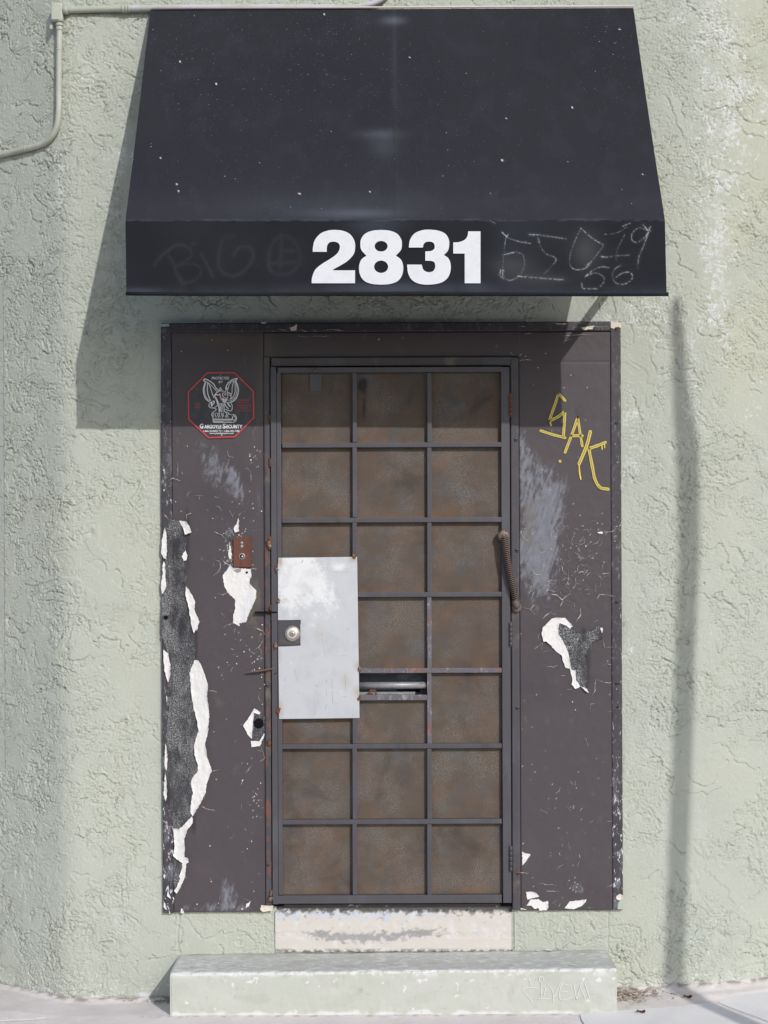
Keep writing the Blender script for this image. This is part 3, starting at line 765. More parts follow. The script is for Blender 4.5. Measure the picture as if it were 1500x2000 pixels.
# ------------------------------------------------------------------ door surround
sur = thing('door_surround', (0, -.01, .31), 'dark brown film covered panels framing the barred door, peeling white at the left edge', 'door surround')
def blur(PX, PY, cx, cy, rx, ry, a=0):
    ca, sa = math.cos(a), math.sin(a); X, Y = PX-cx, PY-cy
    return np.exp(-(((X*ca+Y*sa)/rx)**2+((-X*sa+Y*ca)/ry)**2))
def film_attr(PX, PY):
    n = fbm(PX*.035, PY*.022, 5, 401, .6); n2 = fbm(PX*.09, PY*.05, 5, 405, .65)
    sm = (blur(PX, PY, 1068, 990, 32, 75, .12)*1.25+blur(PX, PY, 1030, 930, 16, 70)*.8+blur(PX, PY, 1040, 1080, 45, 55)*1.15+blur(PX, PY, 1055, 1150, 22, 50)*.6+blur(PX, PY, 1022, 880, 8, 60)*.5
          + blur(PX, PY, 415, 912, 26, 48, -.5)*.75+blur(PX, PY, 462, 945, 14, 38, -.35)*.85+blur(PX, PY, 445, 1745, 20, 28)*.85+blur(PX, PY, 420, 1772, 70, 9)*.6
          + blur(PX, PY, 500, 820, 20, 70)*.3+blur(PX, PY, 1020, 730, 20, 20)*0+blur(PX, PY, 400, 780, 60, 80)*.12+blur(PX, PY, 1035, 1580, 20, 14)*.22+blur(PX, PY, 1130, 1735, 20, 14)*.4+blur(PX, PY, 440, 1100, 30, 40)*.25
          + blur(PX, PY, 505, 1000, 8, 90)*.3+blur(PX, PY, 1120, 800, 40, 16)*.3)
    n3 = fbm(PX*.16+PY*.05, PY*.035-PX*.02, 5, 409, .7)
    sm = np.clip(sst(.22, 1.05, sm+.55*n*sst(.05, .4, sm)+.5*n2*sst(.05, .4, sm)+.55*n3*sst(.05, .5, sm)), 0, 1)*(.72+.3*n3)
    br = sst(.1, .5, blur(PX, PY, 1035, 1010, 14, 34)*.55*(1+1.6*n2)+blur(PX, PY, 500, 1180, 14, 80)*.5+blur(PX, PY, 1034, 1057, 9, 14)+.5*n-.1)*.55
    br = np.maximum(br, .5*blur(PX, PY, 520, 740, 16, 90)+.35*blur(PX, PY, 420, 663, 90, 12))
    dark_mark = sst(.25, .8, blur(PX, PY, 366, 1060, 6, 70)*.95+blur(PX, PY, 1131, 805, 38, 32)*.45+blur(PX, PY, 1060, 810, 30, 40)*.25+blur(PX, PY, 383, 1250, 5, 50)*1.0+blur(PX, PY, 378, 1610, 8, 32)*.7+blur(PX, PY, 1148, 1300, 7, 55)*.8+.3*n)*.7  # darker strips beside the torn edges, plus broader dark smudges
    sp = fbm(PX*.33, PY*.33, 3, 411, .6)
    zone = (blur(PX, PY, 455, 1080, 22, 60)*1.1+blur(PX, PY, 500, 890, 22, 22)*.9+blur(PX, PY, 500, 1280, 24, 60)*.6+blur(PX, PY, 1140, 1080, 60, 80)*.55+blur(PX, PY, 1120, 1730, 22, 30)*.7
            + blur(PX, PY, 480, 1090, 30, 110)*.5+blur(PX, PY, 500, 1570, 16, 50)*.8+blur(PX, PY, 1110, 1600, 60, 90)*.25+blur(PX, PY, 420, 1790, 120, 8)*.5+.25)
    speck = sst(.72, .84, sp+.40*(zone-.25))*.6
    return {'smear': sm, 'brown': br, 'dark_mark': dark_mark, 'speck': speck}
FD = .0125
def film_h(PX, PY):
    h = .0010*fbm(PX*.012, PY*.012, 3, 421)+.00035*fbm(PX*.08, PY*.08, 3, 425)
    # blistered, cracked area
    bl = blur(PX, PY, 1110, 1130, 80, 110)+.7*blur(PX, PY, 470, 1180, 60, 120)+.6*blur(PX, PY, 340, 1000, 40, 90)+.5*blur(PX, PY, 1080, 1180, 90, 50)
    h = h+.0016*bl*np.abs(fbm(PX*.045, PY*.045, 3, 431))
    return h
def film_h_seam(PX, PY):
    h = film_h(PX, PY)
    return h-.0012*np.exp(-((PY-707)/1.6)**2)
P_ = dict(step=.0042)
sheet('left_panel', 337.5, 649, 517, 1781, FD, .0036, 'film', sur, film_h, film_attr)
sheet('right_panel', 1015.5, 649, 1194, 1777.5, FD, .0036, 'film', sur, film_h_seam, film_attr)
sheet('head_panel', 516.0, 648.5, 1016.2, 697, FD+.0007, .005, 'film', sur, film_h, film_attr)
def trim_attr(PX, PY):
    n = fbm(PX*.06, PY*.02, 3, 441)
    r = sst(1160, 1215, PX)
    worn = .15+r*(.55*blur(PX, PY, 1208, 1680, 12, 80)*1.9+.5*sst(1205, 1214, PX)*sst(-.2, .3, n)+.35*sst(1300, 1500, PY))+(1-r)*(.75*sst(1250, 1700, PY)+.35*sst(880, 900, PY)*sst(1000, 980, PY))
    return {'worn': np.clip(worn, 0, 1)}
sheet('left_trim', 316.5, 638, 336.6, 1783, FD+.0022, .004, 'trim', sur, lambda a, b: .0008*fbm(a*.02, b*.02, 3, 3), trim_attr, .012)
sheet('right_trim', 1194.6, 637, 1214.5, 1777, FD+.0022, .004, 'trim', sur, lambda a, b: .0008*fbm(a*.02, b*.02, 3, 4), trim_attr, .012)
sheet('head_trim', 330, 629.5, 1193.5, 647.6, FD+.0018, .004, 'trim', sur, lambda a, b: .0008*fbm(a*.02, b*.02, 3, 5), lambda a, b: {'worn': .12+0*a}, .012)
# backing board behind the sheets closes the joints
for a in ((318, 631, 517, 1780), (1015, 631, 1213, 1776), (517, 631, 1015, 697)):
    box('backing_board', *a, -.01, .006, 'trim', sur, 0)
prism('corner_patch', [(1193, 629), (1213.5, 630), (1213.5, 641), (1207, 638), (1199, 642), (1193, 640)], FD+.0022, .004, 'cream', sur)
prism('corner_patch', [(314, 633), (331, 632), (334, 637), (327, 641), (320, 640), (317, 648), (314, 648)], FD+.001, .004, 'smooth', sur)
prism('corner_patch', [(1207, 1766), (1213.5, 1752), (1217.5, 1757), (1217.5, 1776), (1206, 1776)], FD+.0045, .004, 'smooth', sur)

z1 = lambda x, y: (300+x/5.554, 880+y/5.554)
z2 = lambda x, y: (300+x/5.554, 1200+y/5.554)
z3 = lambda x, y: (300+x/5.769, 1500+y/5.769)
z5 = lambda x, y: (940+x/5.0, 1020+y/5.0)
z6 = lambda x, y: (940+x/5.0, 1560+y/5.0)
mould = (Z(z1, [(190, 750), (230, 752), (280, 768), (330, 860), (355, 960), (350, 1040), (325, 1180), (345, 1310), (372, 1390), (350, 1450), (345, 1560), (372, 1700), (400, 1830), (415, 1960)])
         + Z(z2, [(437, 200), (450, 300), (452, 420), (445, 500), (398, 620), (400, 760), (420, 900), (440, 1040), (472, 1150), (490, 1240), (470, 1320), (437, 1430), (445, 1520), (482, 1640), (470, 1720), (428, 1760), (402, 1830), (425, 1920)])
         + Z(z3, [(425, 150), (443, 290), (420, 420), (412, 480), (432, 535), (300, 692), (225, 672), (203, 560), (192, 450), (122, 420), (135, 330), (150, 240)])
         + Z(z2, [(140, 1960), (130, 1800), (140, 1700), (148, 1500), (138, 1300), (150, 1160), (172, 1040), (140, 900), (155, 760), (182, 640), (180, 500), (140, 380), (90, 260)])
         + Z(z1, [(85, 1760), (90, 1600), (125, 1480), (120, 1330), (125, 1190), (148, 1080), (140, 960), (142, 850)]))
rj = random.Random(11)
TF = FD+.0052
relief('mouldy_backing', jag(mould, .9, 4, rj), TF, .0045, 'mould', sur, wrinkle=.0011, step=4)
prism('mouldy_backing', jag(Z(z3, [(218, 990), (245, 1010), (270, 1060), (330, 1075), (318, 1130), (285, 1220), (300, 1250), (250, 1360), (228, 1380), (225, 1200)]), .6, 4, rj), TF, .0045, 'mould', sur)
prism('mouldy_backing', jag(Z(z1, [(770, 890), (800, 845), (850, 830), (885, 870), (880, 900), (855, 950), (855, 985), (820, 975), (780, 930)]), .5, 4, rj), FD+.0022, .002, 'mould', sur)
prism('mouldy_backing', jag(Z(z2, [(1090, 1068), (1150, 1085), (1203, 1110), (1203, 1280), (1150, 1372), (1055, 1358), (1075, 1200)]), .5, 4, rj), FD+.0022, .002, 'mould', sur)
relief('mouldy_backing', jag(Z(z5, [(770, 985), (830, 1010), (870, 1040), (930, 1070), (960, 1090), (1010, 1025), (1030, 1070), (1090, 1060), (1140, 1005), (1172, 1040), (1182, 1140), (1080, 1170), (1082, 1230), (1040, 1270), (1020, 1340), (1032, 1480), (1042, 1650), (970, 1600), (925, 1540), (920, 1450), (880, 1430), (870, 1380), (850, 1270), (800, 1160), (760, 1100), (750, 1040)]), .7, 4, rj), FD+.0032, .003, 'mould', sur,
      lambda x, y: .005*max(0, (x-1125)/50)**1.5 if y < 1260 else .004*max(0, (x-1130)/20), curl=.002, wrinkle=.0016)
ribbons('fold_line', [([(335.5+.6*math.sin(y*.05), y) for y in range(1030, 1605, 6)], .6)], TF+.0022, 'weld', sur)
def flap(pts, lift=None, amp=.8, d=TF+.0030, mat='white', th=.0014):
    global _fl
    _fl += 1
    return relief('peeled_flap', jag(pts, amp, 3.0, rj), d, th, mat, sur, lift, curl=.0055 if d > FD+.004 else .0032, wrinkle=.0010, seed=_fl)
_fl = 0
flap(Z(z1, [(275, 762), (355, 770), (390, 820), (412, 885), (340, 912), (322, 850), (300, 810)]), lambda x, y: .010*max(0, min(1, (x-352)/22)))
flap(Z(z1, [(120, 840), (138, 900), (146, 1080), (138, 1180), (105, 1160), (82, 1110), (92, 960)]))
flap(Z(z1, [(110, 1200), (124, 1230), (128, 1330), (135, 1480), (92, 1560), (80, 1450), (100, 1330), (95, 1250)]))
flap(Z(z1, [(345, 1080), (368, 1140), (355, 1190), (325, 1197), (303, 1150)]))
flap(Z(z1, [(350, 1470), (390, 1520), (452, 1640), (440, 1720), (496, 1850), (465, 1960)])+Z(z2, [(465, 150), (437, 205)])+Z(z1, [(412, 1900), (380, 1700), (347, 1580)]), lambda x, y: .004*max(0, min(1, (x-366)/16)))
flap(Z(z2, [(440, 500), (480, 498), (515, 550), (550, 640), (588, 760), (582, 900), (605, 1080), (590, 1280), (558, 1390), (580, 1550), (632, 1690), (580, 1830), (545, 2000)])
     + Z(z3, [(600, 120), (590, 270), (530, 400), (440, 545), (413, 490), (430, 330), (443, 270), (418, 180), (428, 120)]) + Z(z2, [(402, 1830), (430, 1760), (470, 1720), (482, 1640), (442, 1520), (437, 1430), (487, 1260), (470, 1150), (432, 1010), (410, 860), (392, 630)]),
     lambda x, y: .006*max(0, min(1, (x-378)/24)))
flap(Z(z3, [(430, 545), (443, 575), (440, 620), (380, 700), (345, 810), (352, 920), (345, 1000), (390, 1018), (397, 1060), (368, 1080), (358, 1220), (310, 1330), (262, 1418), (230, 1385), (270, 1320), (300, 1250), (285, 1220), (320, 1130), (325, 1075), (260, 1030), (218, 990), (234, 900), (222, 680), (290, 692), (350, 630)]),
     lambda x, y: .009*max(0, min(1, (x-345)/25)))
flap(Z(z2, [(108, 380), (160, 430), (182, 560), (175, 680), (155, 740), (120, 620), (108, 480)]))
flap(Z(z2, [(128, 1400), (140, 1430), (150, 1560), (140, 1690), (118, 1640), (120, 1500)]))
flap(Z(z2, [(125, 1720), (135, 1790), (145, 1900), (142, 1990), (130, 2030), (108, 1960)]))
flap(Z(z2, [(140, 880), (148, 900), (148, 960), (138, 940)]))
flap(Z(z3, [(160, 1390), (195, 1475), (150, 1440)]), d=FD+.0032); flap(Z(z3, [(108, 1490), (130, 1530), (152, 1600), (118, 1575)]), d=FD+.0032)
flap(Z(z3, [(310, 1580), (330, 1590), (342, 1640), (305, 1638)]), d=FD+.0014); flap(Z(z3, [(1095, 1500), (1072, 1560), (1035, 1582), (1046, 1530)]), d=FD+.0014)
flap(Z(z3, [(985, 1585), (1010, 1580), (1000, 1600)]), d=FD+.0014)
flap(Z(z3, [(118, 1190), (135, 1215), (125, 1250), (112, 1230)]), d=FD+.0032); flap(Z(z3, [(220, 1450), (232, 1470), (224, 1520)]), d=FD+.0014); flap(Z(z3, [(172, 1600), (190, 1640), (178, 1640)]), d=FD+.0032)
flap(Z(z3, [(1212, 1545), (1350, 1548), (1342, 1610), (1230, 1620), (1200, 1590)]), d=FD+.0014, mat='cream')
flap(Z(z1, [(918, 730), (928, 760), (922, 830), (930, 872), (885, 890), (868, 842), (900, 800)]), lambda x, y: .004, d=FD+.002)
flap(Z(z1, [(835, 1240), (870, 1285), (960, 1278), (1060, 1285), (1062, 1350), (1040, 1430), (1075, 1480), (1110, 1510), (1112, 1600), (1070, 1700), (1030, 1780), (1000, 1862), (930, 1870), (935, 1905), (860, 1870), (865, 1790), (887, 1700), (885, 1620), (800, 1540), (765, 1460), (750, 1350), (800, 1290)]), d=FD+.0014, amp=.9)
flap(Z(z1, [(812, 985), (835, 1040), (850, 1120), (845, 1180), (822, 1170), (808, 1120), (822, 1060)]), d=FD+.0014, amp=1.2)
flap(Z(z2, [(1095, 1018), (1160, 1060), (1150, 1085), (1090, 1067), (1075, 1200), (1060, 1350), (1025, 1310), (972, 1210)]), d=FD+.0026, lift=lambda x, y: .003*max(0, min(1, (490-x)/12)))
flap(Z(z2, [(1055, 1372), (1150, 1374), (1200, 1290), (1196, 1330), (1150, 1430), (1062, 1442)]), d=FD+.0026)
flap(Z(z5, [(690, 940), (740, 930), (820, 932), (860, 980), (895, 1015), (870, 1040), (830, 1010), (770, 985), (750, 1040), (760, 1100), (800, 1160), (850, 1270), (870, 1380), (880, 1440), (920, 1450), (925, 1540), (970, 1600), (920, 1628), (885, 1590), (888, 1520), (865, 1430), (820, 1420), (795, 1350), (785, 1300), (740, 1270), (640, 1165), (610, 1170), (590, 1090), (600, 1030), (650, 980)]), d=FD+.0036, amp=.7,
     lift=lambda x, y: .003*max(0, min(1, (1085-x)/20)))
flap(Z(z5, [(1160, 1030), (1187, 1030), (1180, 1082)]), d=FD+.008); flap(Z(z5, [(970, 1600), (1035, 1630), (1052, 1668), (1010, 1640)]), d=FD+.0050)
flap(Z(z5, [(1130, 98), (1180, 90), (1190, 112), (1150, 110)]), d=FD+.002)
flap(Z(z6, [(435, 910), (490, 908), (540, 925), (566, 955), (500, 970), (450, 985)]), d=FD+.0014); flap(Z(z6, [(440, 1045), (480, 985), (560, 980), (600, 1010), (650, 998), (657, 1055), (635, 1090), (570, 1092), (555, 1065), (520, 1077), (490, 1045)]), d=FD+.0014)
flap(Z(z6, [(860, 1005), (1027, 982), (1020, 1010), (985, 1045), (900, 1082), (815, 1070)]), d=FD+.0014); flap(Z(z6, [(400, 515), (440, 535), (482, 545), (440, 610), (400, 652)]), d=FD+.0014)
flap(Z(z6, [(355, 1050), (380, 1065), (445, 1082), (360, 1087)]), d=FD+.0014); flap(Z(z6, [(400, 440), (432, 415), (405, 448)]), d=FD+.0014)
flap(Z(z6, [(1318, 950), (1350, 928), (1385, 945), (1388, 975), (1350, 992), (1320, 980)]), d=FD+.0036, mat='cream')
flap([(566, 640), (575, 637), (580, 633), (579, 645), (568, 646)], d=FD+.0030, mat='cream'); flap([(1135, 640), (1161, 635), (1157, 643), (1139, 644)], d=FD+.0030, mat='cream')
flap([(1085, 631), (1108, 631.5), (1104, 634), (1090, 633.6)], d=FD+.0030, mat='cream'); flap([(509, 628.6), (520, 628.4), (520, 631.6), (511, 631.8)], d=FD+.0030, mat='cream')
# film cracks: traced ones, then small random ones in the blistered zones
cr = []
def crack(f, pts, wd=1.3):
    q = [np.array(p, float) for p in Z(f, pts)]; out = []
    for a, b in zip(q[:-1], q[1:]):
        k = max(1, int(np.linalg.norm(b-a)/3))
        for j in range(k): out.append(a+(b-a)*j/k+(np.array([rj.uniform(-.8, .8), rj.uniform(-.8, .8)]) if (j or out) else 0))
    out.append(q[-1]); n = len(out)
    wv = [max(.35, .78*wd*(1-abs(2*i/(n-1)-1)**1.6*.75)*rj.uniform(.5, 1.3)) for i in range(n)]
    cr.append((out, wv))
for pts, wd in (([(400, 60), (385, 100), (410, 150), (460, 185)], 2.2), ([(400, 62), (445, 62)], 1.5), ([(480, 430), (500, 480), (540, 515), (580, 510)], 1.5), ([(600, 600), (690, 562), (740, 580)], 1.5),
                ([(665, 700), (740, 715), (790, 760), (860, 700), (870, 670)], 3.0), ([(770, 820), (800, 770)], 1.6), ([(900, 655), (925, 590), (970, 610)], 2.0), ([(925, 590), (920, 540)], 1.3), ([(850, 450), (850, 580), (820, 620), (865, 660)], 1.5),
                ([(1130, 745), (1160, 705), (1215, 710), (1300, 720)], 2.2), ([(1190, 505), (1250, 498)], 1.8), ([(970, 840), (975, 890), (930, 975)], 2.0), ([(400, 830), (480, 850), (525, 905)], 1.7), ([(480, 850), (522, 805)], 1.5),
                ([(600, 940), (640, 900), (690, 870)], 1.5), ([(1190, 1150), (1200, 1220), (1290, 1220)], 2.0), ([(1080, 1700), (1110, 1640), (1115, 1540), (1150, 1540)], 1.6), ([(1150, 1545), (1200, 1570), (1275, 1568)], 1.5), ([(1180, 1405), (1220, 1385), (1270, 1390)], 1.5),
                ([(1060, 1830), (1070, 1775), (1115, 1768)], 1.4), ([(1240, 1855), (1280, 1845)], 1.3), ([(780, 410), (800, 480), (830, 490)], 1.3), ([(930, 490), (1000, 485)], 1.4), ([(1020, 240), (1060, 200)], 1.2), ([(1080, 215), (1130, 200), (1155, 170)], 1.4),
                ([(1190, 95), (1250, 95), (1290, 90), (1318, 55)], 1.7), ([(1050, 135), (1075, 110)], 1.3), ([(960, 180), (1000, 140)], 1.3), ([(500, 720), (510, 680)], 1.4), ([(830, 1635), (885, 1632)], 1.3), ([(780, 1500), (820, 1500)], 1.1), ([(1065, 320), (1100, 330), (1065, 360)], 1.2),
                ([(630, 680), (665, 640)], 1.3), ([(590, 1240), (600, 1170), (560, 1210), (520, 1240)], 1.0), ([(600, 1270), (660, 1250)], 1.0), ([(880, 190), (900, 225)], 1.2), ([(700, 380), (760, 350)], 1.1)): crack(z5, pts, wd)
for pts, wd in (([(160, 325), (205, 298), (295, 330)], 1.7), ([(440, 485), (490, 490), (540, 490)], 1.6), ([(490, 490), (500, 530)], 1.3), ([(300, 230), (320, 262)], 1.3), ([(405, 680), (360, 700), (355, 760)], 1.7), ([(825, 650), (865, 735)], 1.5), ([(660, 880), (740, 915), (800, 970)], 1.8),
                ([(660, 1180), (715, 1200), (730, 1260), (700, 1320), (650, 1358)], 1.8), ([(735, 1175), (770, 1210), (830, 1250)], 2.0), ([(690, 1545), (750, 1565), (800, 1540)], 1.7), ([(755, 1920), (800, 1890), (860, 1880)], 1.5), ([(1095, 1915), (1130, 1940), (1190, 1960), (1200, 2000)], 2.0), ([(1020, 185), (1055, 240), (1055, 340)], 1.4),
                ([(260, 120), (262, 270)], 1.0), ([(500, 1855), (528, 1860)], 1.4), ([(885, 1925), (870, 1990)], 1.2), ([(805, 0), (808, 60), (870, 75)], 1.2), ([(1060, 1280), (1120, 1282)], 1.2), ([(570, 640), (600, 655)], 1.1), ([(120, 690), (150, 730)], 1.8), ([(200, 690), (205, 730)], 1.2), ([(820, 370), (800, 340)], 1.)): crack(z1, pts, wd)
for pts, wd in (([(1100, 140), (1180, 180), (1205, 215)], 2.0), ([(1200, 260), (1140, 360), (1165, 400), (1160, 500)], 1.7), ([(1140, 360), (1090, 385)], 1.2), ([(595, 825), (640, 828), (685, 850)], 1.7), ([(635, 1700), (725, 1682)], 1.6), ([(1155, 1425), (1195, 1520), (1205, 1560), (1150, 1600)], 1.6), ([(835, 370), (870, 385)], 1.6), ([(945, 1195), (975, 1200)], 1.2), ([(900, 960), (915, 975)], 1.3),
                ([(860, 575), (835, 625)], 1.1), ([(1000, 1720), (1065, 1640)], .9)): crack(z2, pts, wd)
for pts, wd in (([(540, 430), (590, 462), (690, 480)], 2.0), ([(300, 1640), (345, 1600)], 1.0), ([(640, 1235), (650, 1280)], 2.0), ([(1010, 1470), (1100, 1500)], 1.3), ([(340, 1235), (380, 1240)], 1.2), ([(1010, 120), (990, 190)], 1.9)): crack(z3, pts, wd)
z66 = z6
for pts, wd in (([(690, 1025), (740, 985)], 1.6), ([(700, 1010), (725, 1040)], 1.5), ([(635, 900), (770, 905)], 1.7), ([(1220, 862), (1285, 842)], 1.8), ([(955, 540), (968, 582)], 1.6), ([(560, 820), (640, 840), (700, 840)], 1.1), ([(1225, 225), (1280, 218)], 1.4), ([(965, 120), (990, 90)], 1.1), ([(1050, 240), (1090, 215)], 1.2), ([(725, 690), (800, 640)], 1.0), ([(350, 730), (385, 720), (460, 730)], 1.6), ([(1040, 1068), (1110, 1062)], 1.4), ([(850, 420), (862, 500)], .9), ([(755, 1055), (770, 1020)], 1.4)): crack(z6, pts, wd)
zh = lambda x, y: (940+x/3.571, 400+y/3.571)
for pts, wd in (([(515, 825), (560, 832), (610, 828)], 2.0), ([(675, 822), (730, 825)], 1.5), ([(570, 915), (690, 905), (765, 905)], 1.8), ([(265, 1085), (310, 1080), (360, 1085)], 1.6), ([(200, 1025), (230, 1055)], 1.2), ([(260, 1060), (285, 1035)], 1.4), ([(250, 848), (320, 850)], 1.3), ([(560, 955), (630, 935)], 1.1), ([(640, 855), (880, 850)], .9), ([(300, 900), (350, 895)], 1.2)): crack(zh, pts, wd)
zi = lambda x, y: (200+x/3.571, 400+y/3.571)
for pts, wd in (([(755, 855), (775, 840), (800, 860)], 1.3), ([(1145, 860), (1175, 845)], 1.3), ([(1225, 870), (1290, 875)], 1.4), ([(1380, 870), (1430, 885)], 1.6), ([(1360, 915), (1450, 925)], 1.2), ([(425, 915), (438, 940)], 1.5), ([(1460, 870), (1500, 885)], 1.2), ([(1540, 875), (1640, 870), (1680, 878)], 2.0), ([(1450, 915), (1600, 918)], 1.3)): crack(zi, pts, wd)
def inpx(x, y): return (338 < x < 516 or 1016 < x < 1193) and 650 < y < 1776
for cx, cy, sx, sy, n in ((1115, 1110, 42, 60, 64), (470, 1180, 35, 120, 12), (1110, 1600, 60, 110, 10), (430, 1000, 60, 70, 5), (1090, 1210, 60, 40, 10), (470, 1560, 30, 100, 4)):
    for _ in range(n):
        x, y = rj.gauss(cx, sx), rj.gauss(cy, sy)
        if not inpx(x, y): continue
        a = rj.uniform(0, 6.28); L = rj.uniform(3, 10); pts = [(x, y)]
        for k in range(rj.randint(2, 5)):
            a += rj.uniform(-.9, .9); x += math.cos(a)*L/2; y += math.sin(a)*L/2; pts.append((x, y))
        if all(inpx(*p) for p in pts): crack(lambda a, b: (a, b), pts, rj.uniform(.5, 1.1))
ribbons('film_cracks', cr, FD+.0040, 'crack', sur, kind='stuff')
# small bare chips
ch = []
def chip(x, y, r):
    k = rj.randint(5, 8); a0 = rj.uniform(0, 6); r *= .72
    ch.append([(x+math.cos(a0+6.283*i/k)*r*rj.uniform(.5, 1.2), y+math.sin(a0+6.283*i/k)*r*rj.uniform(.6, 1.5)) for i in range(k)])
for p in Z(z2, [(1005, 340), (980, 405), (905, 455), (1055, 455), (1093, 512), (1095, 600), (1150, 585), (1172, 680), (1155, 803), (707, 578), (738, 660), (1178, 975), (800, 520), (900, 535), (680, 1793), (965, 1800), (1127, 1893), (1105, 1940), (1162, 1830), (1018, 1620), (1203, 760)]): chip(p[0], p[1], rj.uniform(1.0, 2.2))
for p in Z(z1, [(400, 680), (640, 735), (300, 660), (1080, 625), (1170, 658), (1045, 60), (1085, 75), (1055, 105), (1115, 180), (670, 1595), (110, 215), (112, 430), (238, 555), (1180, 1890), (925, 915), (965, 985), (1000, 850), (820, 1085), (815, 1140)]): chip(p[0], p[1], rj.uniform(1.0, 2.3))
for p in Z(z3, [(705, 130), (1170, 235), (1205, 170), (1135, 320), (1055, 910), (1005, 945), (635, 875), (650, 1280), (1105, 825), (1130, 1390), (490, 1535), (1035, 690)]): chip(p[0], p[1], rj.uniform(.9, 2.1))
for p in Z(z5, [(1020, 232), (1305, 185), (1200, 390), (1135, 10), (890, 1755), (920, 1832), (1350, 840), (1320, 1630)]): chip(p[0], p[1], rj.uniform(1.0, 2.2))
for p in [(333, 823), (315, 823.5), (366, 871), (497, 873), (1202, 867), (1206, 903), (1206, 1010), (1205, 1028), (1203, 1047)]: chip(p[0], p[1], rj.uniform(1.2, 2.0))
V = []; F = []
for poly in ch:
    k = len(V); V += [W(x, y, FD+.0042) for x, y in poly]; F.append(tuple(range(k+len(poly)-1, k-1, -1)))
o = pyd('film_chips', V, F, 'white', sur); o['kind'] = 'stuff'
# dark round plug in the lower left hole, holes in the trim
disc('hole_plug', W(505.5, 1413, FD+.002), .0195, .0015, 'black', sur, 24)
disc('hole_plug', W(324, 1206, TF), .0085, .0015, 'black', sur, 16)
disc('hole_plug', W(325.5, 1760, FD+.003), .009, .0025, 'trim', sur, 16)
disc('hole_plug', W(482, 1118, FD+.002), .0045, .002, 'black', sur, 12)
for (x, y) in ((1204, 826), (1206.5, 1335), (1204.5, 1335), (1205, 1176), (1204, 642), (1207, 1380)):
    screw('screw', x, y, FD+.0022, 3.2, 'rust' if y < 700 else 'trim', sur)

# graffiti tag on the right panel
z8 = lambda x, y: (960+x/5.0, 700+y/5.0)
tagst = [[(718, 412), (655, 345), (650, 352), (620, 450), (580, 560), (568, 608)], [(570, 608), (640, 575), (715, 520)], [(716, 518), (712, 620), (702, 760)], [(480, 706), (590, 742), (718, 775)],
         [(842, 575), (800, 700), (718, 918)], [(842, 575), (860, 700), (886, 855)], [(778, 755), (885, 755)], [(965, 716), (930, 850), (855, 1030)], [(1112, 820), (1040, 850), (955, 880)], [(950, 880), (985, 1060), (1010, 1180), (1060, 1260), (1138, 1277)], [(668, 1003), (670, 1006)]]
ws = [5.0, 5.4, 5.0, 4.8, 5.2, 5.0, 5.8, 6.2, 5.8, 5.6, 5.2]
ribbons('graffiti_stroke', [(cat(Z(z8, p), 5), w_) for p, w_ in zip(tagst, ws)], FD+.0030, 'yellow', sur)
ribbons('graffiti_drip', [(cat(Z(z8, p), 5), w_) for p, w_ in (([(855, 1030), (860, 1110), (872, 1180)], 2.6), ([(568, 610), (583, 655)], 2.6), ([(1078, 850), (1080, 888)], 2.2), ([(1104, 840), (1106, 872)], 1.8))], FD+.0027, 'yellow', sur)
ribbons('graffiti_stroke', [(cat(Z(z8, p), 5), w_*.5) for p, w_ in zip(tagst, ws)], FD+.0033, 'olive', sur)

# ------------------------------------------------------------------ inner door seen through the slot
inner = thing('inner_door', (0, .12, .31), 'dark navy door glimpsed behind the slot beside the silver plate', 'door')
a, b = W(560, 740, -.05), W(970, 1740, -.05)
bm = bmesh.new(); boxw(bm, a.x, b.x, .046, .09, b.z, a.z, .002); bmobj('door_leaf', bm, 'navy', inner)
c0, c1 = W(700, 1345, -.02), W(836, 1371, -.02)
bm = bmesh.new(); boxw(bm, c0.x, W(811, 1350, -.02).x, .010, .044, c1.z, W(700, 1351, -.02).z, .001); bmobj('slot_tray', bm, 'steel', inner)
V = []; bm = bmesh.new(); boxw(bm, W(770, 0, 0).x, W(815, 0, 0).x, .040, .0455, W(790, 1352, -.04).z, W(790, 1346, -.04).z); bmobj('slot_mouth', bm, 'black', inner)

# ------------------------------------------------------------------ security door
door = thing('security_door', (0, -.02, .31), 'grey barred steel security door with rusty brown screen and silver lock plate', 'door')
DF = .030      # face of the leaf
BF = .030      # face of the bars
SB = .007      # screen plane
# jamb frame fixed round the leaf
def jattr(PX, PY):
    return {'rust': np.clip(sst(800, 1000, PY)*sst(560, 535, PX)*.9+sst(1180, 1280, PY)*sst(560, 535, PX)+.25, 0, 1)}
frame = thing('door_frame', (0, -.012, .31), 'dark steel jamb frame fixed round the barred door leaf', 'door frame')
sheet('jamb', 517.2, 697.5, 529, 1768, .0195, .004, 'jamb', frame, lambda a, b: .0004*fbm(a*.05, b*.05, 3, 9), jattr, .020)
sheet('jamb', 998.8, 697.5, 1014.8, 1777, .0195, .004, 'jamb', frame, lambda a, b: .0004*fbm(a*.05, b*.05, 3, 10), lambda a, b: {'rust': .0*a+.1}, .020)
sheet('head', 529.6, 697.5, 998.2, 714.5, .0195, .004, 'jamb', frame, lambda a, b: .0004*fbm(a*.05, b*.05, 3, 12), lambda a, b: {'rust': .0*a+.1}, .020)
box('door_stop', 520, 705, 552, 1770, -.05, .004, 'black', frame, 0); box('door_stop', 976, 705, 1012, 1770, -.05, .004, 'black', frame, 0); box('door_stop', 552.5, 700, 975.5, 722, -.05, .004, 'black', frame, 0)
for x, y in ((1008, 859), (1010, 1075), (1011, 1383), (1012, 1706)): screw('screw', x, y, .0195, 4.0, 'jamb' if y != 1706 else 'rust', frame)
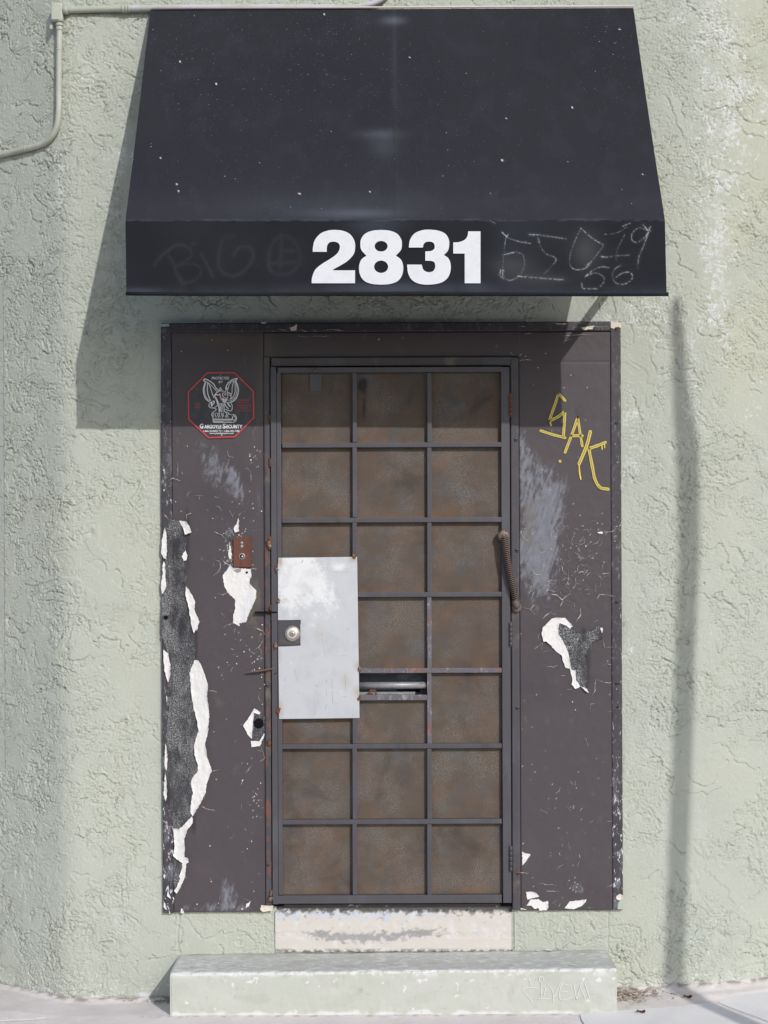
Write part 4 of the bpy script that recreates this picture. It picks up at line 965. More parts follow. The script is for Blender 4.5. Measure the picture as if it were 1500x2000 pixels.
for x, y in ((522.5, 1339), (524, 1450), (523.5, 1689)): screw('screw', x, y, .0195, 3.6, 'jamb', frame)
M['jamb'].m  # (jamb screws share the jamb paint)
# pry cuts in the jamb
box('pry_cut', 497, 1194.5, 541, 1197.6, .018, .0318, 'black', frame, 0)
prism('pry_cut', [(480, 1313.2), (541, 1303.2), (541, 1305.6), (500, 1312.8)], .0318, .010, 'weld', frame)
prism('pry_cut', [(535, 1316.6), (541, 1313), (541, 1314.4), (536, 1317.8)], .0318, .010, 'black', frame)
# leaf: stiles and rails
def bar(name, a, b, c, d_, mat='bar', f=DF, back=.005, bev=.0016):
    return box(name, a, b, c, d_, back, f, mat, door, bev)
bar('stile', 530.3, 716.5, 541.3, 1766.5, 'rustbar' if 'rustbar' in M else 'bar')
bar('inner_stile', 541.9, 727.8, 550.5, 1748, f=DF-.001)
bar('stile', 980.5, 716.5, 997.0, 1763.5)
bar('top_rail', 541.9, 716.8, 979.9, 727.2)
bar('bottom_rail', 541.9, 1748.6, 979.9, 1764.5)
yb = [869, 1015.7, 1161.5, 1310, 1457.5, 1605]
xb = [(688.5, 697), (834.5, 843)]
ys_ = [727.8]+[v for y in yb for v in (y-4.9, y+4.9)]+[1748]
# horizontals run through; vertical pieces sit between them
cols = [551.1, 688, 697.6, 834, 843.6, 979.9]
for i, y in enumerate(yb):
    bar('crossbar', 551.1, y-4.6, 979.9, y+4.6, 'wornbar' if i == 3 else 'bar', f=BF-.0004)
for j, (x0, x1) in enumerate(xb):
    for r in range(7):
        y0 = 727.8 if r == 0 else yb[r-1]+5.0; y1 = 1748 if r == 6 else yb[r]-5.0
        bar('upright_bar', x0, y0, x1, y1, 'wornbar' if (j == 1 and r in (3, 4)) else 'bar', f=BF)
bar('crossbar', 698, 1357.5, 834.2, 1367.8, 'wornbar', f=BF-.0006)
# screen panels, one to a cell
cx_ = [(549, 692.6), (693.2, 838.6), (839.2, 982)]
rb = [725]+yb+[1751]
def scr_attr(PX, PY):
    n = fbm(PX*.05, PY*.05, 4, 501)
    yb_ = np.min([np.where(np.array(v)-6-PY > -3, np.array(v)-6-PY, 999) for v in (869, 1015.7, 1161.5, 1310, 1457.5, 1605, 1748)], axis=0)
    return {'ledge': np.clip(.7*np.exp(-yb_/9.0)*(.5+1.6*fbm(PX*.03, PY*.004, 3, 505))+.25*sst(.2, .7, fbm(PX*.02, PY*.07, 4, 507)), 0, .8), 'dark_mark': np.clip(sst(.3, .8, blur(PX, PY, 707, 752, 12, 14)*1.1+blur(PX, PY, 711, 800, 7, 35)*.7+.35*n), 0, 1)*.9}
for i, (x0, x1) in enumerate(cx_):
    for r in range(7):
        y0, y1 = rb[r]+.3, rb[r+1]-.3
        if i == 1 and r == 4: y0 = 1363.5
        ph = rj.uniform(0, 40)
        sheet('screen_panel', x0, y0, x1, y1, SB+rj.uniform(-.0004, .0004), .008 if r else .006, 'screen', door,
              (lambda q: (lambda a, b: .0012*fbm(a*.012+q, b*.012, 2, 7)))(ph), scr_attr, .0015)
# latch case on the screen under the top rail
box('latch_case', 605, 727.5, 628, 765, SB+.0015, SB+.004, 'bar', door)
blob('weld_bead', W(615.5, 724, DF+.002), .0055, 'weld', door, seed=91)
# rod in the slot
p0, p1 = W(699, 1338.5, .006), W(836, 1338.2, .006)
tube('slot_rod', [p0, p0.lerp(p1, .5), p1], .0128, 'steel', door, 16)
sh = [W(721, 1360, .014), W(722, 1352, .014), W(725.5, 1347.5, .014), W(728, 1351, .014), W(730.5, 1347.5, .014), W(734, 1352, .014), W(735, 1360, .014)]
tube('rusty_shackle', [Vector(p) for p in cat([tuple(q) for q in sh], 4)], .0036, 'rust', door, 8)
# silver lock plate
plate_pts = [(545, 1089.5), (697.5, 1087.5), (702.2, 1402.3), (545.2, 1404.3), (543.6, 1263.2), (588.6, 1261), (587.2, 1210.8), (543, 1211.3), (542.6, 1104)]
def plate():
    # gridded plate carrying scorch stains and a painted sun sheen
    Zr = np.linspace(0, 1, 110); Xr = np.linspace(0, 1, 56)
    TL, TR, BL, BR = [np.array(v) for v in ((543.6, 1089.5), (697.5, 1087.5), (545.2, 1404.3), (702.2, 1402.3))]
    T, U = np.meshgrid(Zr, Xr, indexing='ij')
    PXY = ((1-T)[..., None]*((1-U)[..., None]*TL+U[..., None]*TR)+T[..., None]*((1-U)[..., None]*BL+U[..., None]*BR))
    d = DF+.0040; PX, PY = PXY[..., 0], PXY[..., 1]
    s = (D-d)/D; X = ((PX-750)-ROLL*(PY-1080))/PPM*s; Zz = CAMZ-((PY-1080)+ROLL*(PX-750))/PPM*s
    h = .0006*fbm(PX*.02, PY*.02, 2, 3)
    Y = -d-h
    n = fbm(PX*.04, PY*.04, 4, 511, .6)
    n3 = fbm(PX*.3, PY*.3, 3, 513, .6)
    sh_ = sst(.25, .9, blur(PX, PY, 560, 1130, 40, 45)*1.1+blur(PX, PY, 610, 1120, 22, 70, -.6)*.9+blur(PX, PY, 660, 1105, 26, 14)*.7+blur(PX, PY, 600, 1190, 60, 40)*.4+.5*n+.35*n3)  # bright sun smears painted over the upper part of the plate
    sco = np.clip(.85*blur(PX, PY, 547, 1096, 5, 9)+.7*blur(PX, PY, 690, 1092, 8, 6)+.5*blur(PX, PY, 545, 1280, 4, 14)+.55*blur(PX, PY, 548, 1385, 5, 18)+.55*blur(PX, PY, 698, 1352, 7, 10)+.5*blur(PX, PY, 698, 1300, 6, 8)
                  + .28*blur(PX, PY, 675, 1330, 10, 14)+.2*blur(PX, PY, 625, 1240, 12, 16), 0, 1)
    cxm = .5*(PX[:-1, :-1]+PX[1:, 1:]); cym = .5*(PY[:-1, :-1]+PY[1:, 1:])
    keep = ~((cxm < 588) & (cym > 1211) & (cym < 1262))
    o = gridmesh('lock_plate', np.stack([X, Y, Zz], -1), {'painted_sheen': sh_, 'scorch': sco}, 'galv', door, keep=keep)
    return o
pl = plate(); pl['label'] = 'bright galvanised plate welded over the lock with a square notch'
prism('plate_edge', plate_pts, DF+.0037, .0025, 'galv', pl)
pm = [([(592, 1094), (589, 1099)], 1.6), ([(617, 1338.5), (619.5, 1340)], 2.2), ([(575, 1305), (578, 1318), (582, 1331)], .7), ([(628, 1236), (632, 1262), (635, 1285)], .8), ([(637, 1327), (637.5, 1334)], 1.1), ([(637, 1345), (637.5, 1360)], .8), ([(648.5, 1325), (648.8, 1345)], .9), ([(648.8, 1350), (649.5, 1372)], 1.1),
      ([(637, 1375), (636, 1386)], .9), ([(674, 1317), (675, 1350)], .8), ([(666, 1281), (677, 1280.5)], .7), ([(678, 1226), (680, 1232)], .8), ([(590, 1218), (594, 1224)], 1.0), ([(613, 1370), (615, 1398)], .6), ([(641, 1096), (642, 1115), (668, 1117), (690, 1116)], .5), ([(556, 1325), (558, 1330)], .9), ([(580, 1350), (586, 1356)], .8), ([(669, 1360), (676, 1361)], .9), ([(600, 1290), (620, 1295)], .4), ([(655, 1150), (676, 1190)], .4)]
ribbons('plate_scratches', [(cat(p, 4), w_*.62) for p, w_ in pm], DF+.0048, 'darkline', pl)
box('lock_backing', 544, 1212, 587, 1261, SB, DF+.0008, 'jamb', door, 0)
lk = disc('lock_cylinder', W(571, 1237.5, DF+.0008), .0325*.95, .008, 'nickel', door, 32, bev=.8, dome=.004)
disc('cylinder_face', W(570.6, 1236.5, DF+.0085), .0205, .0035, 'nickel2', lk, 28)
disc('key_plug', W(570.8, 1238.5, DF+.0122), .0082, .0012, 'nickel', lk, 20)
bm = bmesh.new(); kc = W(571, 1238.5, DF+.0136); boxw(bm, kc.x-.0012, kc.x+.0012, kc.y-.0006, kc.y+.0006, kc.z-.0045, kc.z+.0045); bmobj('keyhole', bm, 'black', lk)
for k, (x, y, r) in enumerate(((527.5, 817, 7), (528, 903, 8), (527, 1065, 12), (528, 1052, 8), (540, 1112, 7), (544, 1173, 6), (529, 1188, 7), (532, 1206, 6), (538, 1262, 7), (543, 1388, 8), (691.5, 1086, 8), (701.5, 1308, 7), (701, 1364, 7), (530.5, 1745, 9), (529, 1756, 8), (526, 1452, 6))):
    blob('weld_bead', W(x, y, .024 if x < 535 else DF+.003), r/PPM*.62, 'weld' if k % 3 else 'rust', door, seed=k, flat=.45)
# hinges: leaf plate + knuckles
for (y0, y1, mt) in ((770, 812, 'rust'), (1216, 1262, 'bar'), (1652, 1702, 'jamb')):
    hg = box('hinge', 993.5, y0-2, 999.0, y1+2, .012, DF+.001, 'bar', door)
    n = 5
    for k in range(n):
        yy0 = y0+(y1-y0)*k/n+.5; yy1 = y0+(y1-y0)*(k+1)/n-.5
        a, b = W(997.6, yy0, DF+.004), W(997.6, yy1, DF+.004)
        tube('knuckle', [a, a.lerp(b, .12), a.lerp(b, .88), b], [.0048, .0060, .0060, .0048], 'bar' if mt == 'bar' else mt, hg, 12)

# ------------------------------------------------------------------ armoured cable loop over the hinge side
cab = thing('armoured_cable', tuple(W(1008, 1185, .03)), 'rusty coiled armoured cable bridging the door edge and right jamb', 'cable')
ctl = [W(984.5, 1048, .048), W(988.5, 1078, .050), W(994, 1110, .050), W(1000.5, 1140, .047), W(1007, 1166, .042), W(1010, 1179, .038)]
cc = [Vector(p) for p in cat([tuple(v) for v in ctl], 14)]
tube('core', cc, .0092, 'black', cab, 10)
L = [0]
for a, b in zip(cc[:-1], cc[1:]): L.append(L[-1]+(b-a).length)
hel = []; N = 36*14; 
for i in range(N+1):
    s = L[-1]*i/N; j = min(len(cc)-2, int(np.searchsorted(L, s, 'right'))-1); f = (s-L[j])/(L[j+1]-L[j]+1e-9)
    c = cc[j].lerp(cc[j+1], f); t = (cc[j+1]-cc[j]).normalized()
    a = Vector((0, 1, 0)); a = (a-t*a.dot(t)).normalized(); b = t.cross(a); an = 2*math.pi*i/14
    hel.append(c+(a*math.cos(an)+b*math.sin(an))*.0120)
tube('coil', hel, .0022, 'spring', cab, 6)
e0 = W(983, 1046, DF)
d0 = disc('end_socket', e0, .0225, .014, 'spring', cab, 20, bev=.3, dome=.002)
for (dx, dy) in ((-6, -4), (5, -4), (-2, 4), (5, 3)):
    disc('socket_hole', W(983+dx, 1042+dy, DF+.0155), .0024, .0006, 'black', d0, 10)
bm = bmesh.new(); a = W(974, 1040, DF); boxw(bm, a.x+.006, a.x+.026, -DF-.012, -DF, a.z-.034, a.z-.006, .003, 2); bmobj('mounting_lug', bm, 'spring', cab)
a, b = W(1005, 1172, .040), W(1011, 1186, .036)
tube('end_ferrule', [a, a.lerp(b, .3), a.lerp(b, .75), b], [.0125, .0140, .0140, .0125], 'spring', cab, 16)
disc('end_plate', W(1009, 1186, .0195), .019, .012, 'spring', cab, 18)

# ------------------------------------------------------------------ intercom plate
ic = thing('intercom_plate', tuple(W(473, 1108, .013)), 'small rusty intercom plate with button hole above the torn white film', 'intercom')
body = box('plate', 454.5, 1049, 491.5, 1108.5, .010, FD+.0085, 'icom', ic, .0035, 1)
for x, y, r in ((472.2, 1060.5, 2.9), (472.2, 1067, 3.2)): disc('button', W(x, y, FD+.0085), r/PPM, .0018, 'steel', ic, 14, dome=.001)
rg = disc('key_switch', W(472.7, 1086.5, FD+.0085), 6.2/PPM, .002, 'steel', ic, 20)
disc('switch_hole', W(472.7, 1086.5, FD+.0106), 4.2/PPM, .0005, 'black', rg, 16)
disc('switch_pin', W(473.3, 1087, FD+.0111), 1.8/PPM, .0010, 'nickel2', rg, 10)
disc('screw', W(472, 1098, FD+.0085), 2.4/PPM, .0015, 'icom', ic, 12, dome=.001)
prism('torn_stub', jag(Z(z1, [(868, 1272), (890, 1268), (950, 1278), (948, 1310), (915, 1328), (890, 1312), (870, 1305)]), .4, 4, rj), FD+.0030, .001, 'steel', ic)

# ------------------------------------------------------------------ octagonal security sign
zg = lambda x, y: (350+x/8.824, 710+y/8.824)
sign = thing('security_sign', tuple(W(431, 855, .013)), 'black octagonal security notice with red border and white gargoyle drawing', 'sign')
octo = Z(zg, [(478, 145), (955, 142), (1290, 470), (1300, 940), (965, 1275), (500, 1293), (148, 965), (143, 488)])
cx0 = sum(p[0] for p in octo)/8; cy0 = sum(p[1] for p in octo)/8
sc_ = lambda k: [(cx0+(p[0]-cx0)*k, cy0+(p[1]-cy0)*k) for p in octo]
SD = FD+.0044
prism('sign_plate', octo, SD, .002, 'signb', sign)
prism('border', sc_(.997), SD+.0006, .0006, 'signr', sign, holes=[sc_(.955)])
def gst(name, items, mat, dd=.0008, wm=1.0):
    ribbons(name, [(cat(Z(zg, p), 4), w_*wm/8.824) for p, w_ in items], SD+dd, mat, sign)
wings = [([(700, 470), (640, 430), (590, 350), (520, 300), (460, 270), (425, 275), (425, 300), (450, 310), (430, 380), (415, 450), (430, 540), (460, 610), (520, 660)], 14),
         ([(450, 310), (500, 330), (560, 380), (620, 450), (660, 490)], 9), ([(460, 330), (440, 400), (440, 500), (470, 590), (525, 640)], 8), ([(490, 330), (485, 430), (495, 530), (540, 640)], 12), ([(500, 330), (540, 420), (570, 520), (600, 590)], 11),
         ([(800, 430), (820, 370), (860, 320), (920, 280), (975, 260), (1000, 265), (975, 300), (1000, 360), (1020, 440), (1010, 530), (980, 600), (930, 650), (870, 670)], 14),
         ([(960, 290), (900, 320), (860, 370), (840, 440)], 9), ([(965, 300), (990, 380), (995, 470), (975, 560), (930, 620), (870, 650)], 8), ([(960, 300), (965, 400), (960, 500), (920, 590), (840, 640)], 10), ([(940, 310), (915, 400), (910, 500), (890, 560)], 9)]
body_ = [([(720, 480), (700, 430), (715, 420), (745, 480)], 9), ([(800, 480), (815, 430), (828, 425), (830, 500)], 9), ([(690, 470), (640, 510), (600, 560), (640, 540), (700, 540)], 14), ([(610, 560), (640, 620), (665, 700), (685, 760), (690, 830)], 16), ([(640, 590), (665, 650), (690, 700), (705, 760), (705, 830)], 8),
         ([(700, 520), (720, 600), (755, 650), (790, 680), (830, 610), (840, 530)], 9), ([(755, 470), (785, 495), (800, 525), (790, 545), (770, 525)], 7), ([(760, 500), (745, 540), (780, 590), (800, 590)], 9), ([(820, 510), (830, 560), (800, 600)], 8),
         ([(750, 610), (790, 630), (820, 610)], 20), ([(765, 640), (790, 660), (810, 635)], 16), ([(840, 500), (880, 520), (905, 560), (890, 600), (850, 640)], 11), ([(880, 550), (900, 565)], 20),
         ([(600, 640), (550, 665), (515, 700), (515, 740), (550, 765), (610, 760), (660, 720), (720, 690)], 9), ([(560, 680), (560, 730)], 24), ([(580, 650), (605, 660), (590, 700)], 16), ([(820, 680), (870, 670), (900, 690), (915, 750), (900, 810), (850, 810), (800, 790)], 9), ([(840, 690), (860, 720), (880, 740)], 20), ([(780, 690), (810, 740), (850, 780)], 12),
         ([(730, 690), (720, 760), (725, 830)], 12), ([(755, 680), (750, 760), (755, 830)], 8), ([(770, 700), (775, 770), (780, 830)], 10), ([(600, 770), (640, 790), (600, 830), (570, 850), (560, 890), (580, 920)], 9), ([(590, 850), (585, 900), (600, 920)], 7),
         ([(640, 850), (615, 880), (635, 910), (630, 935)], 8), ([(670, 850), (665, 890), (680, 930)], 10), ([(700, 850), (690, 880), (705, 920)], 9), ([(730, 850), (740, 900), (745, 930)], 10), ([(760, 850), (755, 890), (770, 910)], 9), ([(790, 830), (820, 870), (800, 910), (820, 930)], 9), ([(810, 830), (850, 860), (830, 900), (850, 925)], 9), ([(850, 850), (880, 880), (920, 880)], 9),
         ([(900, 885), (950, 880), (985, 920), (980, 980), (945, 1010), (900, 1015), (620, 1015), (585, 1000), (580, 930)], 9), ([(940, 895), (965, 920), (965, 965), (945, 985), (920, 960), (920, 920), (940, 895)], 10), ([(600, 1003), (760, 1003)], 6), ([(590, 965), (905, 965)], 22), ([(590, 992), (900, 992)], 8)]
gst('gargoyle_drawing', wings+body_, 'signw', wm=1.2)
gst('gargoyle_eye', [([(725, 560), (740, 575), (757, 590)], 18), ([(835, 555), (825, 575), (808, 590)], 18)], 'signr', .0011)
gst('mounting_hole', [([(712, 197), (716, 205)], 20)], 'signg'); gst('mounting_hole', [([(738, 1228), (730, 1236)], 14)], 'signw')
def text(body, px, py, hpx, mat, parent, d, wpx=None, off=0, name='lettering', shear=0):
    cu = bpy.data.curves.new('t', 'FONT'); cu.body = body; cu.align_x = 'CENTER'; cu.align_y = 'CENTER'; cu.size = 1; cu.offset = off; cu.resolution_u = 3
    ob = bpy.data.objects.new('t', cu); COL.objects.link(ob)
    bpy.context.view_layer.update()
    me = bpy.data.meshes.new_from_object(ob.evaluated_get(bpy.context.evaluated_depsgraph_get()))
    bpy.data.objects.remove(ob); bpy.data.curves.remove(cu)
    co = np.empty(len(me.vertices)*3); me.vertices.foreach_get('co', co); co = co.reshape(-1, 3)
    lo, hi = co[:, :2].min(0), co[:, :2].max(0); hgt = hi[1]-lo[1]
    k = hpx/hgt; kx = (wpx/(hi[0]-lo[0])) if wpx else k
    for v, c in zip(me.vertices, co):
        v.co = W(px+(c[0]-(lo[0]+hi[0])/2)*kx, py-(c[1]-(lo[1]+hi[1])/2)*k, d)
    me.materials.clear()
    return link(name, me, mat, parent)
T_ = lambda b, x, y, h, wd, mt, off=.0, dd=.0009: text(b, *zg(x, y), h/8.824, mt, sign, SD+dd, wd/8.824, off)
T_('PROTECTED', 712, 252, 46, 300, 'signw', .012); T_('BY', 716, 318, 36, 70, 'signw', .012)
T_('ACO', 312, 700, 34, 88, 'signr', .005); T_('6481', 314, 752, 34, 88, 'signr', .005)
T_('WARNING!', 1112, 628, 34, 195, 'signr', .005)
for tx, yy, ww in (('By Entry Upon', 676, 185), ('These Premises You', 720, 262), ('Are Consenting To', 766, 240), ('Being Photographed', 812, 262)): T_(tx, 1114, yy, 34, ww, 'signr', .0)
T_('G', 385, 1078, 84, 62, 'signw', .03); T_('ARGOYLE', 580, 1088, 64, 295, 'signw', .03); T_('S', 775, 1078, 84, 58, 'signw', .03); T_('ECURITY', 950, 1086, 64, 275, 'signw', .03)
T_('1-866 GUARD TV \u2022 1-866-482-7388', 728, 1163, 34, 620, 'signw', .012); T_('www.pasadenacctv.com', 728, 1205, 38, 415, 'signw', .012)
T_('www.gargoylesecurity.com', 748, 970, 18, 310, 'signb', .0, .0014)

# ------------------------------------------------------------------ awning
aw = thing('awning', (0, -.3, 2.55), 'black canvas awning with white number 2831 over the door', 'awning')
AD = .58
TL, TR = W(293.5, 20, .03), W(1237, 15.5, .03)
ML, MR = W(245, 431, AD), W(1298.5, 429.5, AD)
BL, BR = W(247, 575.5, AD), W(1302, 576.5, AD)
def bil(A, B, C_, D_, U, V):
    A, B, C_, D_ = [np.array(q) for q in (A, B, C_, D_)]
    return ((1-U)*(1-V))[..., None]*A+(U*(1-V))[..., None]*B+((1-U)*V)[..., None]*C_+(U*V)[..., None]*D_
def canopy():
    v = np.linspace(0, 1, 230); u = np.linspace(0, 1, 420); V, U = np.meshgrid(v, u, indexing='ij')
    P = bil(TL, TR, ML, MR, U, V)
    nrm = np.array([0, -.83, .55])
    sag = -.010*np.sin(math.pi*V)*(.55+.45*np.sin(math.pi*U))+.0018*fbm(U*5, V*4, 3, 601)
    sag = sag+.0009*np.exp(-((U-.504)/.003)**2)          # centre seam
    sag = sag+.003*np.exp(-((V-.60)/.02)**2)*np.exp(-((U-.5)/.05)**2)
    sag *= sst(0, .03, V)*sst(1, .985, V)
    P = P+sag[..., None]*nrm
    PX, PY = unW(P[..., 0], P[..., 1], P[..., 2])
    n = fbm(PX*.02, PY*.02, 4, 611)
    half = np.where(PX < 766, 1, .72)
    dust = (blur(PX, PY, 768, 40, 22, 8)*.5+blur(PX, PY, 745, 262, 44, 9)*.27*half+blur(PX, PY, 752, 285, 28, 24)*.18*half+blur(PX, PY, 700, 417, 90, 9)*.34*half+blur(PX, PY, 770, 100, 6, 120)*.08+blur(PX, PY, 640, 405, 200, 25)*.10
            + .03*sst(.0, .5, n)+.05*sst(300, 430, PY)+.22*sst(.99, 1.0, V)*sst(-.3, .4, n)+.02*np.exp(-((U-.504)/.0015)**2))
    sparse = blur(PX, PY, 560, 90, 170, 110)*1.1+blur(PX, PY, 1190, 90, 50, 110)+blur(PX, PY, 380, 120, 90, 140)*.7+.35*blur(PX, PY, 760, 220, 500, 200)+.12
    drop = 0*PX
    for x, y, r in ((346, 360, 2.3), (348, 373, 2.2), (585, 378, 2.4), (981, 313, 3.0), (988, 231, 1.8), (722, 374, 1.7), (422, 164, 2.2), (313, 308, 1.8), (351, 120, 2.2), (633, 28, 2.0), (1210, 57, 2), (1118, 210, 1.9), (639, 146, 1.6), (800, 112, 1.4), (1256, 340, 1.6), (1149, 327, 1.3)):
        drop = np.maximum(drop, sst(1.1, .6, np.hypot((PX-x)/(r*.72), (PY-y)/(r*.85)))*.9)
    return gridmesh('canopy', P, {'dust': np.clip(dust, 0, 1), 'specks': np.clip(sparse, 0, 1), 'drop': drop}, 'canvas', aw)
cano = canopy()
def inner_skin(P):  # underside gives the cloth real thickness
    pass
def vcurve(pts, n=8): return np.array(cat(pts, n))
def paint(PX, PY, pts, wd, fade=None, soft=.45):
    """soft chalk line as a mask"""
    q = vcurve(pts, 7); best = np.full(PX.shape, 1e9); tt = np.zeros(PX.shape); n = len(q)
    x0, x1, y0, y1 = q[:, 0].min()-12, q[:, 0].max()+12, q[:, 1].min()-12, q[:, 1].max()+12
    msk = (PX > x0) & (PX < x1) & (PY > y0) & (PY < y1)
    a, b = PX[msk], PY[msk]; bb = np.full(a.shape, 1e9); t_ = np.zeros(a.shape)
    for i in range(n-1):
        p, r = q[i], q[i+1]-q[i]; L2 = (r**2).sum()+1e-9
        k = np.clip(((a-p[0])*r[0]+(b-p[1])*r[1])/L2, 0, 1)
        dd = np.hypot(a-p[0]-k*r[0], b-p[1]-k*r[1])
        up = dd < bb; bb = np.where(up, dd, bb); t_ = np.where(up, (i+k)/(n-1), t_)
    out = np.zeros(PX.shape); val = .72*np.exp(-(bb/(wd*.62))**2)+.09*np.exp(-(bb/(wd*2.2))**2)
    if fade: val = val*np.interp(t_, np.linspace(0, 1, len(fade)), fade)
    out[msk] = val
    return out
def valance():
    v = np.linspace(0, 1, 150); u = np.linspace(0, 1, 980); V, U = np.meshgrid(v, u, indexing='ij')
    P = bil(ML, MR, BL, BR, U, V)
    wav = .0016*fbm(U*7, V*1.2, 3, 621)+.0015*sst(.93, .99, V)
    P[..., 1] -= .0005+wav*sst(0, .08, V)
    PX, PY = unW(P[..., 0], P[..., 1], P[..., 2])
    zv = lambda x, y: (940+x/3.571, 400+y/3.571)
    zl = lambda x, y: (200+x/3.571, 400+y/3.571)
    chk = np.zeros(PX.shape); fnt = np.zeros(PX.shape)
    for pts, wd, fd in (([(145, 192), (178, 222)], 1.6, [1, 1.1]), ([(178, 225), (187, 205)], 1.2, [1, .7]), ([(180, 230), (260, 255), (340, 270)], 1.0, [.4, .8, 1]), ([(172, 225), (158, 330), (150, 440)], .9, [.9, .35, .3]),
                        ([(150, 350), (190, 340), (240, 330)], 1.5, [1, .9, 1]), ([(240, 330), (290, 350), (300, 420), (270, 490), (210, 525), (160, 515), (132, 490), (135, 455)], 1.6, [.5, .25, .25, .2, .5, .7, .9, .9]), ([(152, 455), (148, 485), (160, 505)], 1.7, [1, 1, .5]),
                        ([(335, 205), (460, 218), (590, 237)], 1.8, [1, .5, .45]), ([(398, 235), (410, 285), (450, 340), (520, 375), (490, 430), (440, 480)], 1.5, [.9, .4, .45, .6, .3, .2]), ([(255, 497), (400, 510), (570, 523)], 2.2, [.8, .45, .6]),
                        ([(695, 163), (650, 260), (620, 350), (620, 420), (660, 452), (730, 440), (780, 380), (850, 290)], 1.2, [1, .4, .3, .3, .9, .9, .4, .4]), ([(695, 163), (770, 230), (850, 280)], 1.3, [1, .7, 1]), ([(735, 425), (752, 408)], 1.8, [1, 1]),
                        ([(890, 440), (850, 432), (790, 450), (725, 500)], 1.5, [.6, .7, .5, 1]), ([(725, 500), (790, 475), (845, 495), (858, 530), (830, 570)], 1.3, [.9, .5, .4, .5]), ([(700, 545), (705, 575), (725, 585), (810, 585)], 1.2, [.9, .7, .9, .9]),
                        ([(975, 420), (930, 450), (915, 500), (940, 545), (990, 555), (1040, 530), (1055, 495), (1030, 470), (980, 478), (935, 510)], 1.3, [.9, .4, .4, .6, .9, .6, .8, .6, .9, .7]),
                        ([(840, 363), (870, 365)], 2, [1, .8]), ([(870, 365), (950, 355), (1030, 352)], 1.7, [.5, .3, .5]), ([(985, 150), (1040, 128)], 1.2, [.9, .9]), ([(900, 205), (960, 190), (1020, 150)], 1.0, [.2, .4, .5]), ([(1000, 210), (950, 310), (940, 390)], 1.6, [.3, .15, .15]),
                        ([(1150, 175), (1100, 160), (1055, 195), (1050, 240), (1085, 262), (1140, 225), (1165, 185)], 1.3, [.6, .5, .7, .8, .8, .5, .6]), ([(1130, 140), (1165, 180), (1180, 155)], 1.6, [.8, 1.2, .8]), ([(1165, 190), (1130, 290), (1100, 360), (1092, 440)], 2.0, [1, .4, .45, .3]), ([(1172, 160), (1178, 185)], 1.8, [1, 1]),
                        ([(880, 205), (860, 207)], 1.0, [.6, .6]), ([(300, 255), (345, 268)], 1.0, [.7, .7]), ([(60, 110), (95, 125)], 2.4, [.25, .25])):
        chk = np.maximum(chk, paint(PX, PY, Z(zv, pts), wd*.88, fd))
    n = fbm(PX*.25, PY*.25, 3, 631, .7)
    chk = np.clip(chk*(.62+1.3*n+.5*fbm(PX*.06, PY*.06, 2, 637))+.10*(blur(PX, PY, 1145, 490, 26, 34)+blur(PX, PY, 1000, 520, 40, 20)*.7+blur(PX, PY, 1060, 545, 60, 14)*.5)*.8, 0, 1)*.9
    for pts, wd, fd in (([(365, 415), (420, 350), (520, 280), (600, 300), (620, 350), (580, 390), (510, 430)], 5, [.7, 1, 1, .7, .7, .5, .9]), ([(440, 320), (490, 400), (520, 480), (560, 545)], 6, [.7, .7, .8, 1]), ([(510, 430), (620, 410), (690, 450), (650, 520), (560, 550)], 5, [.7, .5, .6, .6, 1]), ([(635, 270), (640, 272)], 6, [.9, .9]),
                        ([(690, 340), (730, 420), (770, 500)], 5, [.7, .8, .9]), ([(930, 210), (850, 230), (820, 300), (810, 420), (850, 480), (930, 495), (1010, 440), (1050, 360), (1030, 300), (960, 295), (915, 350)], 5, [.3, .5, .7, .8, .8, .8, .8, .9, .8, .8, .9]),
                        ([(1250, 210), (1180, 280), (1160, 420), (1210, 480), (1320, 470), (1380, 380), (1350, 270), (1280, 215)], 6, [.8, .5, 1, .6, .6, .5, .5, .5]), ([(1250, 230), (1240, 430)], 6, [.6, .6]), ([(1160, 410), (1340, 400)], 6, [.9, .6]), ([(1250, 320), (1330, 320)], 6, [.5, .5])):
        fnt = np.maximum(fnt, paint(PX, PY, Z(zl, pts), wd*1.1, fd))
    fnt = np.clip(fnt*(.75+.3*n), 0, 1)*.42
    dust = (.40*np.exp(-((PY-431)/1.0)**2)*sst(-.3, .3, fbm(PX*.05, PY*0, 3, 641))+.16*sst(548, 575, PY)*(.7+.6*fbm(PX*.03, PY*.03, 3, 645))+blur(PX, PY, 735, 440, 50, 22)*.28+blur(PX, PY, 760, 562, 120, 12)*.35+blur(PX, PY, 930, 560, 26, 12)*.25
            + .22*np.exp(-((PY-572.5)/1.6)**2)+.10*sst(1180, 960, PX)*sst(940, 1000, PX)+blur(PX, PY, 275, 568, 40, 6)*.25)
    return gridmesh('valance', P, {'dust': np.clip(dust, 0, 1), 'chalk': chk, 'faint': fnt}, 'valance', aw)
val = valance()
# cloth underside, turned hem, frame
def lining(name, A, B, C_, D_, off, sag):
    v = np.linspace(0, 1, 12); u = np.linspace(0, 1, 12); V, U = np.meshgrid(v, u, indexing='ij')
    P = bil(A, B, C_, D_, U, V)+np.array(off)
    P = P-(sag*np.sin(math.pi*V))[..., None]*np.array([0, -.83, .55])
    return gridmesh(name, P, {}, 'tube', aw)
lining('lining', TL, TR, ML, MR, (0, .006, -.006), .014)
lining('lining', ML, MR, BL, BR, (0, .007, 0), 0)
hz = [BL.lerp(BR, t)+Vector((0, .002, -.0012*math.sin(t*9)+.004)) for t in np.linspace(-.001, 1.0035, 30)]
tube('hem', hz, .0068, 'valance', aw, 10)
